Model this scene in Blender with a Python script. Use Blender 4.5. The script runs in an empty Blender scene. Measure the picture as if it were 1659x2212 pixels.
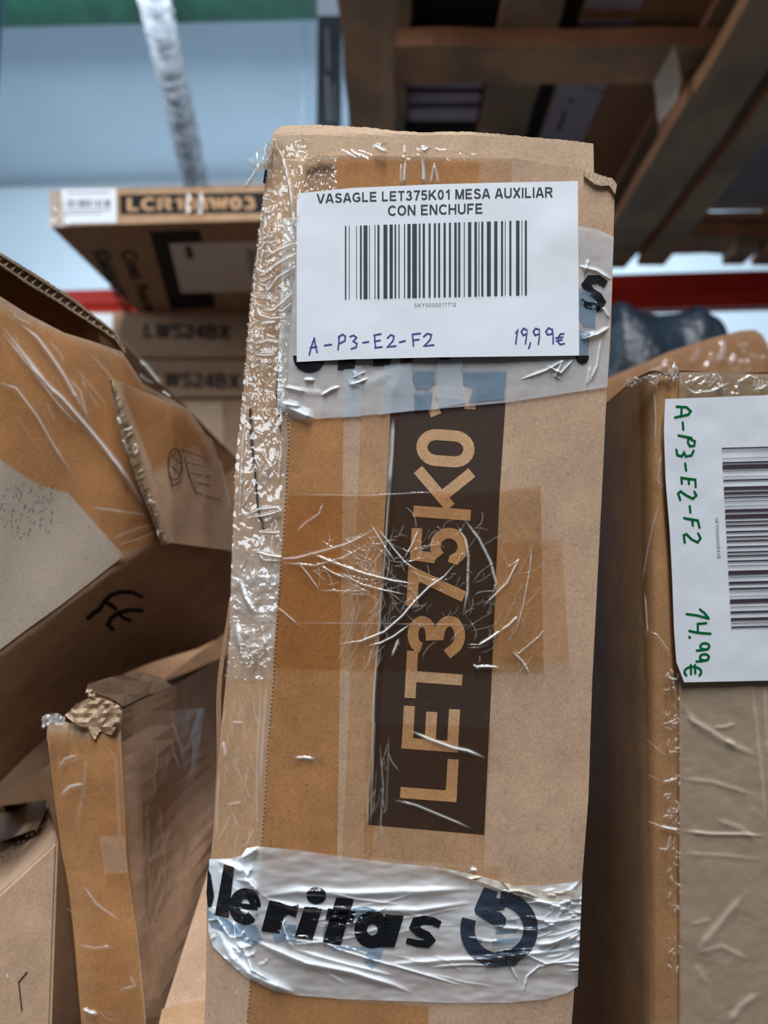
import bpy, bmesh, math, random
import numpy as np
from mathutils import Vector

random.seed(7)
RNG = np.random.RandomState(11)
R = math.radians
SC = bpy.context.scene
COL = SC.collection

# ------------------------------------------------------------------ camera
W, H, F = 1659.0, 2212.0, 1661.0
PITCH = R(6.5)
CAMZ = 1.5
cd = bpy.data.cameras.new('camera')
cam = bpy.data.objects.new('camera', cd)
COL.objects.link(cam)
cam.location = (0, 0, CAMZ)
cam.rotation_euler = (R(90) + PITCH, 0, 0)
cd.sensor_fit = 'VERTICAL'
cd.sensor_height = 36.0
cd.lens = 36.0 * F / H
cd.clip_start = 0.01
cd.clip_end = 60
cd.dof.use_dof = True
cd.dof.focus_distance = 0.302
cd.dof.aperture_fstop = 8.2
SC.camera = cam

# ------------------------------------------------------------------ world, lights, exposure
wd = bpy.data.worlds.new('world')
SC.world = wd
wd.use_nodes = True
bg = wd.node_tree.nodes['Background']
bg.inputs[0].default_value = (0.74, 0.87, 1.0, 1)
bg.inputs[1].default_value = 0.42

def area(name, loc, target, sx, sy, power, col):
    l = bpy.data.lights.new(name, 'AREA')
    l.shape = 'RECTANGLE'; l.size = sx; l.size_y = sy
    l.energy = power; l.color = col
    o = bpy.data.objects.new(name, l)
    COL.objects.link(o)
    o.location = loc
    o.rotation_euler = (Vector(target) - Vector(loc)).to_track_quat('-Z', 'Y').to_euler()
    return o
# the hall's roof lights behind and above the photographer
area('roof_and_fill_light', (-0.04, -1.0, 3.7), (0.0, 0.3, 1.5), 0.3, 2.0, 100, (0.95, 0.97, 1.0))
# daylight from the open side of the hall, at the left
area('side_daylight', (-3.2, 0.1, 2.7), (-0.1, 0.4, 1.5), 1.6, 1.4, 50, (0.82, 0.92, 1.0))
# fill lights added to brighten the back wall and far ceiling
area('roof_and_fill_light', (-1.4, 3.6, 4.7), (-1.2, 6.0, 3.0), 3.0, 0.6, 135, (0.82, 0.92, 1.0))
area('roof_and_fill_light', (1.8, 3.9, 4.4), (2.0, 6.0, 2.4), 3.0, 0.6, 80, (0.82, 0.92, 1.0))

SC.view_settings.view_transform = 'Standard'
SC.view_settings.look = 'None'
SC.view_settings.gamma = 1
SC.view_settings.use_curve_mapping = False
SC.view_settings.exposure = 0.0

# ------------------------------------------------------------------ geometry helpers
FWD = np.array([0, math.cos(PITCH), math.sin(PITCH)])
UP = np.array([0, -math.sin(PITCH), math.cos(PITCH)])
RT = np.array([1.0, 0, 0])
CAM = np.array([0, 0, CAMZ])

def P(px, py, d):
    """a real point d metres deep along the sight line of the measured picture point"""
    px = np.asarray(px, float); py = np.asarray(py, float); d = np.asarray(d, float)
    r = FWD + np.multiply.outer((px - W / 2) / F, RT) + np.multiply.outer((H / 2 - py) / F, UP)
    return CAM + r * d[..., None]

class Plane:
    def __init__(s, p0, n):
        s.p = np.array(p0, float); n = np.array(n, float); s.n = n / np.linalg.norm(n)
        if np.dot(s.n, CAM - s.p) < 0: s.n = -s.n
    def __call__(s, px, py, off=0.0):
        r = P(px, py, np.ones_like(np.asarray(px, float))) - CAM
        t = np.dot(s.p - CAM, s.n) / (r @ s.n)
        return CAM + r * t[..., None] + s.n * np.asarray(off)[..., None] if np.ndim(off) else CAM + r * t[..., None] + s.n * off
def plane3(a, b, c):
    a, b, c = [P(*q) for q in (a, b, c)]
    return Plane(a, np.cross(b - a, c - a))

def mk(name, v, f, mat, parent=None, smooth=False, attrs=None):
    me = bpy.data.meshes.new(name)
    me.from_pydata([tuple(map(float, q)) for q in v], [], [tuple(int(i) for i in q) for q in f])
    me.update()
    if smooth:
        me.shade_smooth()
    if attrs:
        for k, a in attrs.items():
            at = me.attributes.new(k, 'FLOAT', 'POINT')
            at.data.foreach_set('value', np.asarray(a, dtype=np.float32).ravel())
    if mat: me.materials.append(mat)
    o = bpy.data.objects.new(name, me)
    COL.objects.link(o)
    if parent is not None:
        o.parent = parent
        if parent.type == 'EMPTY':
            o.location = -Vector(parent.location)
    return o

def thing(name, label, cat, loc, group=None):
    o = bpy.data.objects.new(name, None)
    COL.objects.link(o)
    o.location = Vector([float(c) for c in loc]); o.empty_display_size = 0.05
    o['label'] = label; o['category'] = cat
    if group: o['group'] = group
    return o
def structure(o):
    o['kind'] = 'structure'; return o
def lab(o, t):
    o['label'] = t; return o

def gridfaces(nr, nc):
    i = np.arange(nr - 1)[:, None] * nc + np.arange(nc - 1)[None, :]
    return np.stack([i, i + 1, i + nc + 1, i + nc], -1).reshape(-1, 4)

def boxmesh(name, x0, x1, y0, y1, z0, z1, mat, parent=None, bevel=0.0, jit=0.0, rotz=0.0):
    bm = bmesh.new()
    bmesh.ops.create_cube(bm, size=1)
    for v in bm.verts:
        v.co = Vector(((x0 + x1) / 2 + v.co.x * (x1 - x0), (y0 + y1) / 2 + v.co.y * (y1 - y0), (z0 + z1) / 2 + v.co.z * (z1 - z0)))
        v.co += Vector([random.uniform(-jit, jit) for _ in range(3)])
    if bevel:
        bmesh.ops.bevel(bm, geom=bm.edges[:], offset=bevel, segments=2, affect='EDGES', profile=0.5)
    if rotz:
        c = Vector(((x0 + x1) / 2, (y0 + y1) / 2, 0))
        import mathutils
        bmesh.ops.rotate(bm, verts=bm.verts, cent=c, matrix=mathutils.Matrix.Rotation(rotz, 3, 'Z'))
    me = bpy.data.meshes.new(name); bm.to_mesh(me); bm.free()
    if mat: me.materials.append(mat)
    o = bpy.data.objects.new(name, me); COL.objects.link(o)
    if parent is not None:
        o.parent = parent
        if parent.type == 'EMPTY': o.location = -Vector(parent.location)
    return o

def interp(tab, y):
    t = np.array(tab, float)
    return np.interp(y, t[:, 0], t[:, 1])

# ---- strokes: lists of flat polygons in picture-plane units
def stroke(pts, w, cap='butt', arcn=0):
    """one strip of constant width along a polyline, mitred; returns (verts2d, faces)"""
    p = np.array(pts, float)
    n = len(p)
    seg = p[1:] - p[:-1]
    seg /= np.linalg.norm(seg, axis=1)[:, None] + 1e-9
    nor = np.stack([-seg[:, 1], seg[:, 0]], 1)
    vn = np.zeros_like(p)
    vn[0] = nor[0]; vn[-1] = nor[-1]
    for i in range(1, n - 1):
        m = nor[i - 1] + nor[i]
        m /= np.linalg.norm(m) + 1e-9
        vn[i] = m / max(0.45, np.dot(m, nor[i]))
    ww = np.full(n, w / 2.0) if np.ndim(w) == 0 else np.array(w) / 2.0
    L = p + vn * ww[:, None]; Rr = p - vn * ww[:, None]
    v = []; f = []
    for i in range(n): v += [L[i], Rr[i]]
    for i in range(n - 1): f.append((2 * i, 2 * i + 1, 2 * i + 3, 2 * i + 2))
    if cap == 'round':
        for e, d in ((0, -seg[0]), (n - 1, seg[-1])):
            b = len(v); ang0 = math.atan2(vn[e][1], vn[e][0])
            ring = [p[e] + ww[e] * np.array([math.cos(a), math.sin(a)]) for a in np.linspace(0, 2 * math.pi, 11)[:-1]]
            v += ring; f.append(tuple(range(b, b + 10)))
    return v, f
def arc(cx, cy, rx, ry, a0, a1, n=18):
    return [(cx + rx * math.cos(R(a)), cy + ry * math.sin(R(a))) for a in np.linspace(a0, a1, n)]
def merge(parts):
    V = []; Fc = []
    for v, f in parts:
        b = len(V); V += [np.array(q, float) for q in v]; Fc += [tuple(i + b for i in q) for q in f]
    return V, Fc
def poly(pts):
    return [np.array(q, float) for q in pts], [tuple(range(len(pts)))]

def _a(cx, cy, rx, ry, a0, a1, n=12): return arc(cx, cy, rx, ry, a0, a1, n)
SANS = {
 'A': (.72, [[(.05, 0), (.32, .985)], [(.40, .985), (.67, 0)], [(.16, .29), (.56, .29)]]), 'V': (.68, [[(.04, 1), (.31, .015)], [(.37, .015), (.64, 1)]]),
 'S': (.66, [_a(.34, .735, .235, .195, 15, 235, 14) + [(.34, .52), (.44, .48)] + _a(.335, .275, .255, .205, 50, -165, 14)]),
 'G': (.76, [_a(.40, .5, .325, .425, 42, 318, 22) + [(.66, .20), (.66, .45), (.40, .45)]]), 'C': (.72, [_a(.40, .5, .325, .425, 42, 318, 22)]),
 'O': (.77, [_a(.385, .5, .31, .425, 0, 360, 28)]), '0': (.56, [_a(.28, .5, .205, .425, 0, 360, 24)]),
 'L': (.60, [[(.08, 1), (.08, .075), (.57, .075)]]), 'E': (.64, [[(.60, .925), (.08, .925), (.08, .075), (.62, .075)], [(.08, .51), (.56, .51)]]), 'F': (.60, [[(.08, 0), (.08, .925), (.58, .925)], [(.08, .48), (.50, .48)]]),
 'T': (.60, [[(.30, 0), (.30, .93)], [(.01, .925), (.59, .925)]]), 'H': (.70, [[(.08, 0), (.08, 1)], [(.62, 0), (.62, 1)], [(.08, .52), (.62, .52)]]), 'I': (.16, [[(.08, 0), (.08, 1)]]),
 'M': (.82, [[(.08, 0), (.08, 1)], [(.74, 0), (.74, 1)], [(.12, .97), (.39, .03)], [(.43, .03), (.70, .97)]]), 'N': (.70, [[(.08, 0), (.08, 1)], [(.62, 0), (.62, 1)], [(.11, .96), (.59, .04)]]),
 'U': (.70, [[(.08, 1), (.08, .35)] + _a(.35, .33, .27, .255, 180, 360, 12) + [(.62, .35), (.62, 1)]]), 'X': (.68, [[(.06, 1), (.62, 0)], [(.62, 1), (.06, 0)]]),
 'R': (.72, [[(.08, 0), (.08, 1)], [(.08, .925), (.42, .925)] + _a(.42, .715, .19, .21, 88, -88, 10) + [(.42, .505), (.08, .505)], [(.40, .50), (.65, 0)]]),
 'B': (.70, [[(.08, 0), (.08, 1)], [(.08, .925), (.38, .925)] + _a(.38, .725, .17, .20, 88, -88, 10) + [(.38, .525), (.08, .525)], [(.38, .525)] + _a(.40, .30, .21, .225, 88, -88, 10) + [(.40, .075), (.08, .075)]]),
 'K': (.72, [[(.08, 0), (.08, 1)], [(.64, 1), (.10, .36)], [(.28, .56), (.68, 0)]]), 'Y': (.68, [[(.05, 1), (.34, .44)], [(.63, 1), (.34, .44)], [(.34, .48), (.34, 0)]]),
 'W': (.94, [[(.05, 1), (.25, .02)], [(.27, .02), (.46, .98)], [(.48, .98), (.67, .02)], [(.69, .02), (.89, 1)]]),
 '1': (.46, [[(.34, 0), (.34, 1)], [(.08, .72), (.24, .80), (.33, .95)]]), '2': (.58, [_a(.29, .715, .21, .21, 165, -35, 12) + [(.10, .12), (.10, .075), (.56, .075)]]),
 '3': (.58, [_a(.28, .735, .19, .19, 160, -90, 12), _a(.28, .29, .22, .225, 90, -165, 12)]), '4': (.60, [[(.42, 0), (.42, .98)], [(.40, .95), (.06, .30), (.59, .30)]]),
 '5': (.58, [[(.53, .925), (.14, .925), (.10, .54)], [(.10, .52)] + _a(.29, .33, .22, .255, 125, -155, 14)]), '7': (.57, [[(.03, .925), (.53, .925), (.38, .55), (.24, 0)]]),
 '8': (.58, [_a(.29, .74, .18, .185, 0, 360, 18), _a(.29, .30, .22, .225, 0, 360, 18)]), ' ': (.22, [])}
_tc = {}
def text2d(s, bold=0.0, shear=0.0, spacing=1.0):
    if all(ch in SANS for ch in s):
        if (s, bold) in _tc: return _tc[(s, bold)]
        t = 0.085 + 3.0 * bold; parts = []; x = 0
        for ch in s:
            w_, st = SANS[ch]
            for p in st: parts.append(stroke([(a + x, b) for a, b in p], t))
            x += w_ + 0.13
        V_, F_ = merge(parts); A = np.array(V_); lo = A.min(0); hi = A.max(0)
        _tc[(s, bold)] = ((A - lo) / (hi - lo), F_)
        return _tc[(s, bold)]
    return text2d_font(s, bold, shear, spacing)
def text2d_font(s, bold=0.0, shear=0.0, spacing=1.0):
    """text outline as a flat mesh normalised to its own box (0..1, 0..1)"""
    key = (s, bold, shear, spacing)
    if key in _tc: return _tc[key]
    c = bpy.data.curves.new('t', 'FONT'); c.body = s; c.offset = bold; c.shear = shear; c.space_character = spacing
    c.resolution_u = 4
    o = bpy.data.objects.new('t', c); COL.objects.link(o)
    dg = bpy.context.evaluated_depsgraph_get(); dg.update()
    me = bpy.data.meshes.new_from_object(o.evaluated_get(dg))
    v = np.array([q.co[:2] for q in me.vertices]); f = [tuple(p.vertices) for p in me.polygons]
    bpy.data.objects.remove(o); bpy.data.curves.remove(c); bpy.data.meshes.remove(me)
    lo = v.min(0); hi = v.max(0)
    v = (v - lo) / (hi - lo)
    _tc[key] = (v, f)
    return _tc[key]
def text_quad(s, quad, bold=0.02, shear=0.0, spacing=1.0):
    """quad: picture points bottom-left, bottom-right, top-right, top-left of the lettering"""
    v, f = text2d(s, bold, shear, spacing)
    a, b, c, d = [np.array(q, float) for q in quad]
    u = v[:, :1]; t = v[:, 1:]
    return list((a * (1 - u) + b * u) * (1 - t) + (d * (1 - u) + c * u) * t), f

def subdivide2d(V, Fc, step):
    bm = bmesh.new()
    vs = [bm.verts.new((q[0], q[1], 0)) for q in V]
    for q in Fc:
        try: bm.faces.new([vs[i] for i in q])
        except Exception: pass
    A = np.array(V); lo = A.min(0); hi = A.max(0)
    for ax in (0, 1):
        x = math.floor(lo[ax] / step) * step + step
        while x < hi[ax]:
            co = (x, 0, 0) if ax == 0 else (0, x, 0); no = (1, 0, 0) if ax == 0 else (0, 1, 0)
            bmesh.ops.bisect_plane(bm, geom=bm.verts[:] + bm.edges[:] + bm.faces[:], plane_co=co, plane_no=no, dist=1e-4)
            x += step
    bm.verts.ensure_lookup_table(); bm.verts.index_update()
    V2 = [np.array(q.co[:2]) for q in bm.verts]; F2 = [tuple(v.index for v in f.verts) for f in bm.faces]
    bm.free()
    return V2, F2

def decal(name, vf, surf, off, mat, parent, sub=0):
    V, Fc = vf
    if sub: V, Fc = subdivide2d(V, Fc, sub)
    A = np.array(V)
    o = mk(name, surf(A[:, 0], A[:, 1], off), Fc, mat, parent)
    bm = bmesh.new(); bm.from_mesh(o.data)          # print faces the viewer side
    bmesh.ops.recalc_face_normals(bm, faces=bm.faces[:])
    bm.to_mesh(o.data); bm.free()
    return o

# ---- creases: height field of thin film
def crease_field(X, Y, cl):
    Hh = np.zeros_like(X); M = np.zeros_like(X)
    for c in cl:
        pts, w, h, mk_ = c
        p = np.array(pts, float)
        lo = p.min(0) - 4 * w; hi = p.max(0) + 4 * w
        sel = (X > lo[0]) & (X < hi[0]) & (Y > lo[1]) & (Y < hi[1])
        if not sel.any(): continue
        x = X[sel]; y = Y[sel]
        L = np.r_[0, np.cumsum(np.linalg.norm(p[1:] - p[:-1], axis=1))]
        best = np.full(x.shape, 1e9); par = np.zeros_like(x)
        for i in range(len(p) - 1):
            d = p[i + 1] - p[i]; l2 = d @ d + 1e-9
            t = np.clip(((x - p[i, 0]) * d[0] + (y - p[i, 1]) * d[1]) / l2, 0, 1)
            dd = np.hypot(x - p[i, 0] - t * d[0], y - p[i, 1] - t * d[1])
            u = dd < best
            best[u] = dd[u]; par[u] = (L[i] + t[u] * math.sqrt(l2)) / L[-1]
        tap = np.clip(np.minimum(par, 1 - par) * 5, 0.05, 1)
        pr = np.exp(-(best / (w * (0.4 + 0.6 * tap))) ** 2) * tap
        Hh[sel] += h * pr
        M[sel] = np.maximum(M[sel], mk_ * pr)
    return Hh, M
def noise2(X, Y, sc, seed, octs=3):
    r = np.random.RandomState(seed); o = np.zeros_like(X); amp = 1.0
    for k in range(octs):
        for j in range(4):
            a = r.uniform(0, 6.28); ph = r.uniform(0, 6.28, 2); fr = 2 * math.pi / sc * r.uniform(0.7, 1.4)
            o += amp * np.sin((X * math.cos(a) + Y * math.sin(a)) * fr + ph[0] + 1.3 * np.sin((Y * math.cos(a) - X * math.sin(a)) * fr * 0.7 + ph[1]))
        amp *= 0.5; sc *= 0.5
    return o / 5.0
def rand_creases(n, box, ang, spread, ln, w, h, milk_glint, curl=0.5):
    out = []
    for _ in range(n):
        x = RNG.uniform(box[0], box[2]); y = RNG.uniform(box[1], box[3])
        a = R(RNG.normal(ang, spread)); L = RNG.uniform(*ln); k = RNG.uniform(-curl, curl)
        pts = [(x, y)]
        for i in range(5):
            x += math.cos(a) * L / 5; y += math.sin(a) * L / 5; a += k / 2 + RNG.normal(0, 0.12); pts.append((x, y))
        out.append((pts, RNG.uniform(*w), RNG.uniform(*h), RNG.uniform(*milk_glint)))
    return out

def sheet(name, top, bot, step, surf, base, mat, parent, cl=(), nz=None, smooth=True, attr=True):
    """film between a top and a bottom polyline (picture points, left to right)"""
    def res(pl, s):
        p = np.array(pl, float); L = np.r_[0, np.cumsum(np.linalg.norm(p[1:] - p[:-1], axis=1))]; L /= L[-1]
        return np.stack([np.interp(s, L, p[:, 0]), np.interp(s, L, p[:, 1])], -1)
    T = np.array(top, float); B = np.array(bot, float)
    wid = max(np.linalg.norm(T[1:] - T[:-1], axis=1).sum(), np.linalg.norm(B[1:] - B[:-1], axis=1).sum())
    hei = max(np.linalg.norm(T[0] - B[0]), np.linalg.norm(T[-1] - B[-1]), np.linalg.norm(T[len(T) // 2] - B[len(B) // 2]))
    nc = max(3, int(wid / step)); nr = max(3, int(hei / step))
    s = np.linspace(0, 1, nc); t = np.linspace(0, 1, nr)[:, None, None]
    G = res(top, s)[None] * (1 - t) + res(bot, s)[None] * t
    X = G[..., 0].ravel(); Y = G[..., 1].ravel()
    Hh, M = crease_field(X, Y, cl)
    if nz is not None:
        a, b = nz(X, Y); Hh = Hh + a; M = np.maximum(M, b)
    return mk(name, surf(X, Y, base + Hh), gridfaces(nr, nc), mat, parent, smooth, {'milk_glint': M} if attr else None)

# ------------------------------------------------------------------ materials
def newmat(name):
    m = bpy.data.materials.new(name); m.use_nodes = True
    nt = m.node_tree; nt.nodes.clear()
    out = nt.nodes.new('ShaderNodeOutputMaterial')
    return m, nt, out
def node(nt, t, **k):
    n = nt.nodes.new(t)
    for a, b in k.items(): setattr(n, a, b)
    return n
def srgb(r, g, b):
    f = lambda c: (c / 255.0) / 12.92 if c / 255.0 <= 0.04045 else ((c / 255.0 + 0.055) / 1.055) ** 2.4
    return (f(r), f(g), f(b), 1)
def ramp(nt, src, stops):
    n = node(nt, 'ShaderNodeValToRGB'); e = n.color_ramp.elements
    e[0].position, e[0].color = stops[0]; e[1].position, e[1].color = stops[-1]
    for p, c in stops[1:-1]:
        x = e.new(p); x.color = c
    nt.links.new(src, n.inputs[0]); return n
def scale(c, k): return (c[0] * k, c[1] * k, c[2] * k, 1)

def kraft(name, col, amp=0.075, rough=0.75, blotch=1.0, spec=0.25, fib=1.0):
    m, nt, out = newmat(name)
    L = nt.links.new
    tc = node(nt, 'ShaderNodeTexCoord'); 
    n1 = node(nt, 'ShaderNodeTexNoise'); n1.inputs['Scale'].default_value = 1300; n1.inputs['Detail'].default_value = 3
    mp = node(nt, 'ShaderNodeMapping'); mp.inputs['Scale'].default_value = (0.8, 0.8, 0.65); L(tc.outputs['Object'], mp.inputs[0]); L(mp.outputs[0], n1.inputs[0])
    n2 = node(nt, 'ShaderNodeTexNoise'); n2.inputs['Scale'].default_value = 45; n2.inputs['Detail'].default_value = 5; n2.inputs['Roughness'].default_value = 0.65
    L(tc.outputs['Object'], n2.inputs[0])
    n3 = node(nt, 'ShaderNodeTexNoise'); n3.inputs['Scale'].default_value = 420; n3.inputs['Detail'].default_value = 2
    L(tc.outputs['Object'], n3.inputs[0])
    r1 = ramp(nt, n1.outputs[0], [(0.25, scale(col, 1 - 2.2 * amp * fib)), (0.75, scale(col, 1 + 1.8 * amp * fib))])
    r2 = ramp(nt, n2.outputs[0], [(0.3, (1 - 0.22 * blotch,) * 3 + (1,)), (0.7, (1 + 0.10 * blotch,) * 3 + (1,))])
    mx = node(nt, 'ShaderNodeMix', data_type='RGBA', blend_type='MULTIPLY'); mx.inputs[0].default_value = 1
    L(r1.outputs[0], mx.inputs[6]); L(r2.outputs[0], mx.inputs[7])
    r3 = ramp(nt, n3.outputs[0], [(0.24, (0.62, 0.6, 0.58, 1)), (0.33, (1, 1, 1, 1))])
    m2 = node(nt, 'ShaderNodeMix', data_type='RGBA', blend_type='MULTIPLY'); m2.inputs[0].default_value = 0.7
    L(mx.outputs[2], m2.inputs[6]); L(r3.outputs[0], m2.inputs[7])
    b = node(nt, 'ShaderNodeBsdfPrincipled'); b.inputs['Roughness'].default_value = rough
    b.inputs['Specular IOR Level'].default_value = spec
    bp = node(nt, 'ShaderNodeBump'); bp.inputs['Strength'].default_value = 0.25; bp.inputs['Distance'].default_value = 0.0003
    L(n1.outputs[0], bp.inputs['Height']); L(bp.outputs[0], b.inputs['Normal'])
    L(m2.outputs[2], b.inputs['Base Color']); L(b.outputs[0], out.inputs[0])
    return m

def plain(name, col, rough=0.6, spec=0.4, noise=0.0, nscale=60, metal=0.0, bump=0.0, bscale=100):
    m, nt, out = newmat(name); L = nt.links.new
    b = node(nt, 'ShaderNodeBsdfPrincipled'); b.inputs['Roughness'].default_value = rough
    b.inputs['Specular IOR Level'].default_value = spec; b.inputs['Metallic'].default_value = metal
    b.inputs['Base Color'].default_value = col
    tc = node(nt, 'ShaderNodeTexCoord')
    if noise:
        n = node(nt, 'ShaderNodeTexNoise'); n.inputs['Scale'].default_value = nscale; n.inputs['Detail'].default_value = 5
        L(tc.outputs['Object'], n.inputs[0])
        r = ramp(nt, n.outputs[0], [(0.3, scale(col, 1 - noise)), (0.7, scale(col, 1 + noise))]); L(r.outputs[0], b.inputs['Base Color'])
    if bump:
        n = node(nt, 'ShaderNodeTexNoise'); n.inputs['Scale'].default_value = bscale; n.inputs['Detail'].default_value = 4
        L(tc.outputs['Object'], n.inputs[0])
        bp = node(nt, 'ShaderNodeBump'); bp.inputs['Strength'].default_value = 0.6; bp.inputs['Distance'].default_value = bump
        L(n.outputs[0], bp.inputs['Height']); L(bp.outputs[0], b.inputs['Normal'])
    L(b.outputs[0], out.inputs[0]); return m

def ink(name, col, wear=0.0, paper=(1, 1, 1, 1), rough=0.7, ws=260):
    """flat print; specks of the carrier show where the ink is worn"""
    m, nt, out = newmat(name); L = nt.links.new
    b = node(nt, 'ShaderNodeBsdfPrincipled'); b.inputs['Roughness'].default_value = rough; b.inputs['Specular IOR Level'].default_value = 0.25
    b.inputs['Base Color'].default_value = col
    if wear:
        tc = node(nt, 'ShaderNodeTexCoord'); n = node(nt, 'ShaderNodeTexNoise'); n.inputs['Scale'].default_value = ws; n.inputs['Detail'].default_value = 6; n.inputs['Roughness'].default_value = 0.8
        L(tc.outputs['Object'], n.inputs[0])
        r = ramp(nt, n.outputs[0], [(0.60, col), (0.60 + 0.2 / (0.1 + wear), paper)]); L(r.outputs[0], b.inputs['Base Color'])
    L(b.outputs[0], out.inputs[0]); return m

def film(name, tint=(0.98, 0.9, 0.78), gloss=0.10, milkcol=(0.85, 0.86, 0.84), milkamt=0.55, basemilk=0.0,
         bstr=0.5, bdist=0.0006, bscale=(90, 90, 90), rough=0.09, fine=0.4):
    """clear parcel tape: tinted pass-through, sharp reflection, creases whitened as haze and painted glints"""
    m, nt, out = newmat(name); L = nt.links.new
    tc = node(nt, 'ShaderNodeTexCoord'); mp = node(nt, 'ShaderNodeMapping'); mp.inputs['Scale'].default_value = bscale
    L(tc.outputs['Object'], mp.inputs[0])
    n = node(nt, 'ShaderNodeTexNoise'); n.inputs['Scale'].default_value = 1; n.inputs['Detail'].default_value = 4; n.inputs['Distortion'].default_value = 0.8
    n.noise_type = 'RIDGED_MULTIFRACTAL' if False else 'FBM'
    L(mp.outputs[0], n.inputs[0])
    bp = node(nt, 'ShaderNodeBump'); bp.inputs['Strength'].default_value = bstr; bp.inputs['Distance'].default_value = bdist
    L(n.outputs[0], bp.inputs['Height'])
    tr = node(nt, 'ShaderNodeBsdfTransparent'); tr.inputs[0].default_value = tuple(tint) + (1,)
    gl = node(nt, 'ShaderNodeBsdfGlossy'); gl.inputs['Roughness'].default_value = rough; gl.inputs[0].default_value = (0.95, 0.97, 1, 1)
    L(bp.outputs[0], gl.inputs['Normal'])
    # thin film: the same reflectance from both sides (Schlick)
    lw = node(nt, 'ShaderNodeLayerWeight'); lw.inputs[0].default_value = 0.5; L(bp.outputs[0], lw.inputs['Normal'])
    fr = node(nt, 'ShaderNodeMath', operation='POWER'); fr.inputs[1].default_value = 5.0; L(lw.outputs['Facing'], fr.inputs[0])
    ma = node(nt, 'ShaderNodeMath', operation='MULTIPLY_ADD', use_clamp=True); ma.inputs[1].default_value = 0.6; ma.inputs[2].default_value = gloss
    L(fr.outputs[0], ma.inputs[0])
    df = node(nt, 'ShaderNodeBsdfDiffuse'); df.inputs[0].default_value = tuple(milkcol) + (1,)
    L(bp.outputs[0], df.inputs['Normal'])
    at = node(nt, 'ShaderNodeAttribute', attribute_name='milk_glint')  # whitens creases: part real haze, part painted-in glints
    mm = node(nt, 'ShaderNodeMath', operation='MULTIPLY_ADD', use_clamp=True); mm.inputs[1].default_value = milkamt; mm.inputs[2].default_value = basemilk
    L(at.outputs['Fac'], mm.inputs[0])
    m1 = node(nt, 'ShaderNodeMixShader'); L(mm.outputs[0], m1.inputs[0]); L(tr.outputs[0], m1.inputs[1]); L(df.outputs[0], m1.inputs[2])
    m2 = node(nt, 'ShaderNodeMixShader'); L(ma.outputs[0], m2.inputs[0]); L(m1.outputs[0], m2.inputs[1]); L(gl.outputs[0], m2.inputs[2])
    L(m2.outputs[0], out.inputs[0]); return m

def whitetape(name, col=(0.70, 0.76, 0.81), lo=0.56, hi=0.97, dirty=False):
    m, nt, out = newmat(name); L = nt.links.new
    tc = node(nt, 'ShaderNodeTexCoord')
    n = node(nt, 'ShaderNodeTexNoise'); n.inputs['Scale'].default_value = 120; n.inputs['Detail'].default_value = 5
    L(tc.outputs['Object'], n.inputs[0])
    bp = node(nt, 'ShaderNodeBump'); bp.inputs['Strength'].default_value = 0.35; bp.inputs['Distance'].default_value = 0.0004; L(n.outputs[0], bp.inputs['Height'])
    b = node(nt, 'ShaderNodeBsdfPrincipled'); b.inputs['Base Color'].default_value = tuple(col) + (1,); b.inputs['Roughness'].default_value = 0.36
    b.inputs['Specular IOR Level'].default_value = 0.5
    L(bp.outputs[0], b.inputs['Normal'])
    tr = node(nt, 'ShaderNodeBsdfTransparent'); tr.inputs[0].default_value = (0.95, 0.95, 0.98, 1)
    at = node(nt, 'ShaderNodeAttribute', attribute_name='milk_glint')
    mr = node(nt, 'ShaderNodeMapRange'); mr.inputs['To Min'].default_value = lo; mr.inputs['To Max'].default_value = hi
    L(at.outputs['Fac'], mr.inputs[0])
    ms = node(nt, 'ShaderNodeMixShader'); L(mr.outputs[0], ms.inputs[0]); L(tr.outputs[0], ms.inputs[1]); L(b.outputs[0], ms.inputs[2])
    L(ms.outputs[0], out.inputs[0]); return m

def wood(name, col, dark, axis=1, sc=14):
    m, nt, out = newmat(name); L = nt.links.new
    tc = node(nt, 'ShaderNodeTexCoord'); mp = node(nt, 'ShaderNodeMapping')
    s = [sc * 4, sc * 4, sc * 4]; s[axis] = sc * 0.35; mp.inputs['Scale'].default_value = s
    L(tc.outputs['Object'], mp.inputs[0])
    n = node(nt, 'ShaderNodeTexNoise'); n.inputs['Scale'].default_value = 1; n.inputs['Detail'].default_value = 6; n.inputs['Distortion'].default_value = 1.0
    L(mp.outputs[0], n.inputs[0])
    n2 = node(nt, 'ShaderNodeTexNoise'); n2.inputs['Scale'].default_value = 5; n2.inputs['Detail'].default_value = 4; L(tc.outputs['Object'], n2.inputs[0])
    r = ramp(nt, n.outputs[0], [(0.3, scale(col, 0.75)), (0.7, col)])
    r2 = ramp(nt, n2.outputs[0], [(0.42, (0, 0, 0, 1)), (0.62, (1, 1, 1, 1))])
    mx = node(nt, 'ShaderNodeMix', data_type='RGBA'); L(r2.outputs[0], mx.inputs[0]); L(r.outputs[0], mx.inputs[6]); mx.inputs[7].default_value = dark
    b = node(nt, 'ShaderNodeBsdfPrincipled'); b.inputs['Roughness'].default_value = 0.85; L(mx.outputs[2], b.inputs['Base Color'])
    bp = node(nt, 'ShaderNodeBump'); bp.inputs['Strength'].default_value = 0.5; bp.inputs['Distance'].default_value = 0.002; L(n.outputs[0], bp.inputs['Height']); L(bp.outputs[0], b.inputs['Normal'])
    L(b.outputs[0], out.inputs[0]); return m

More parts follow.
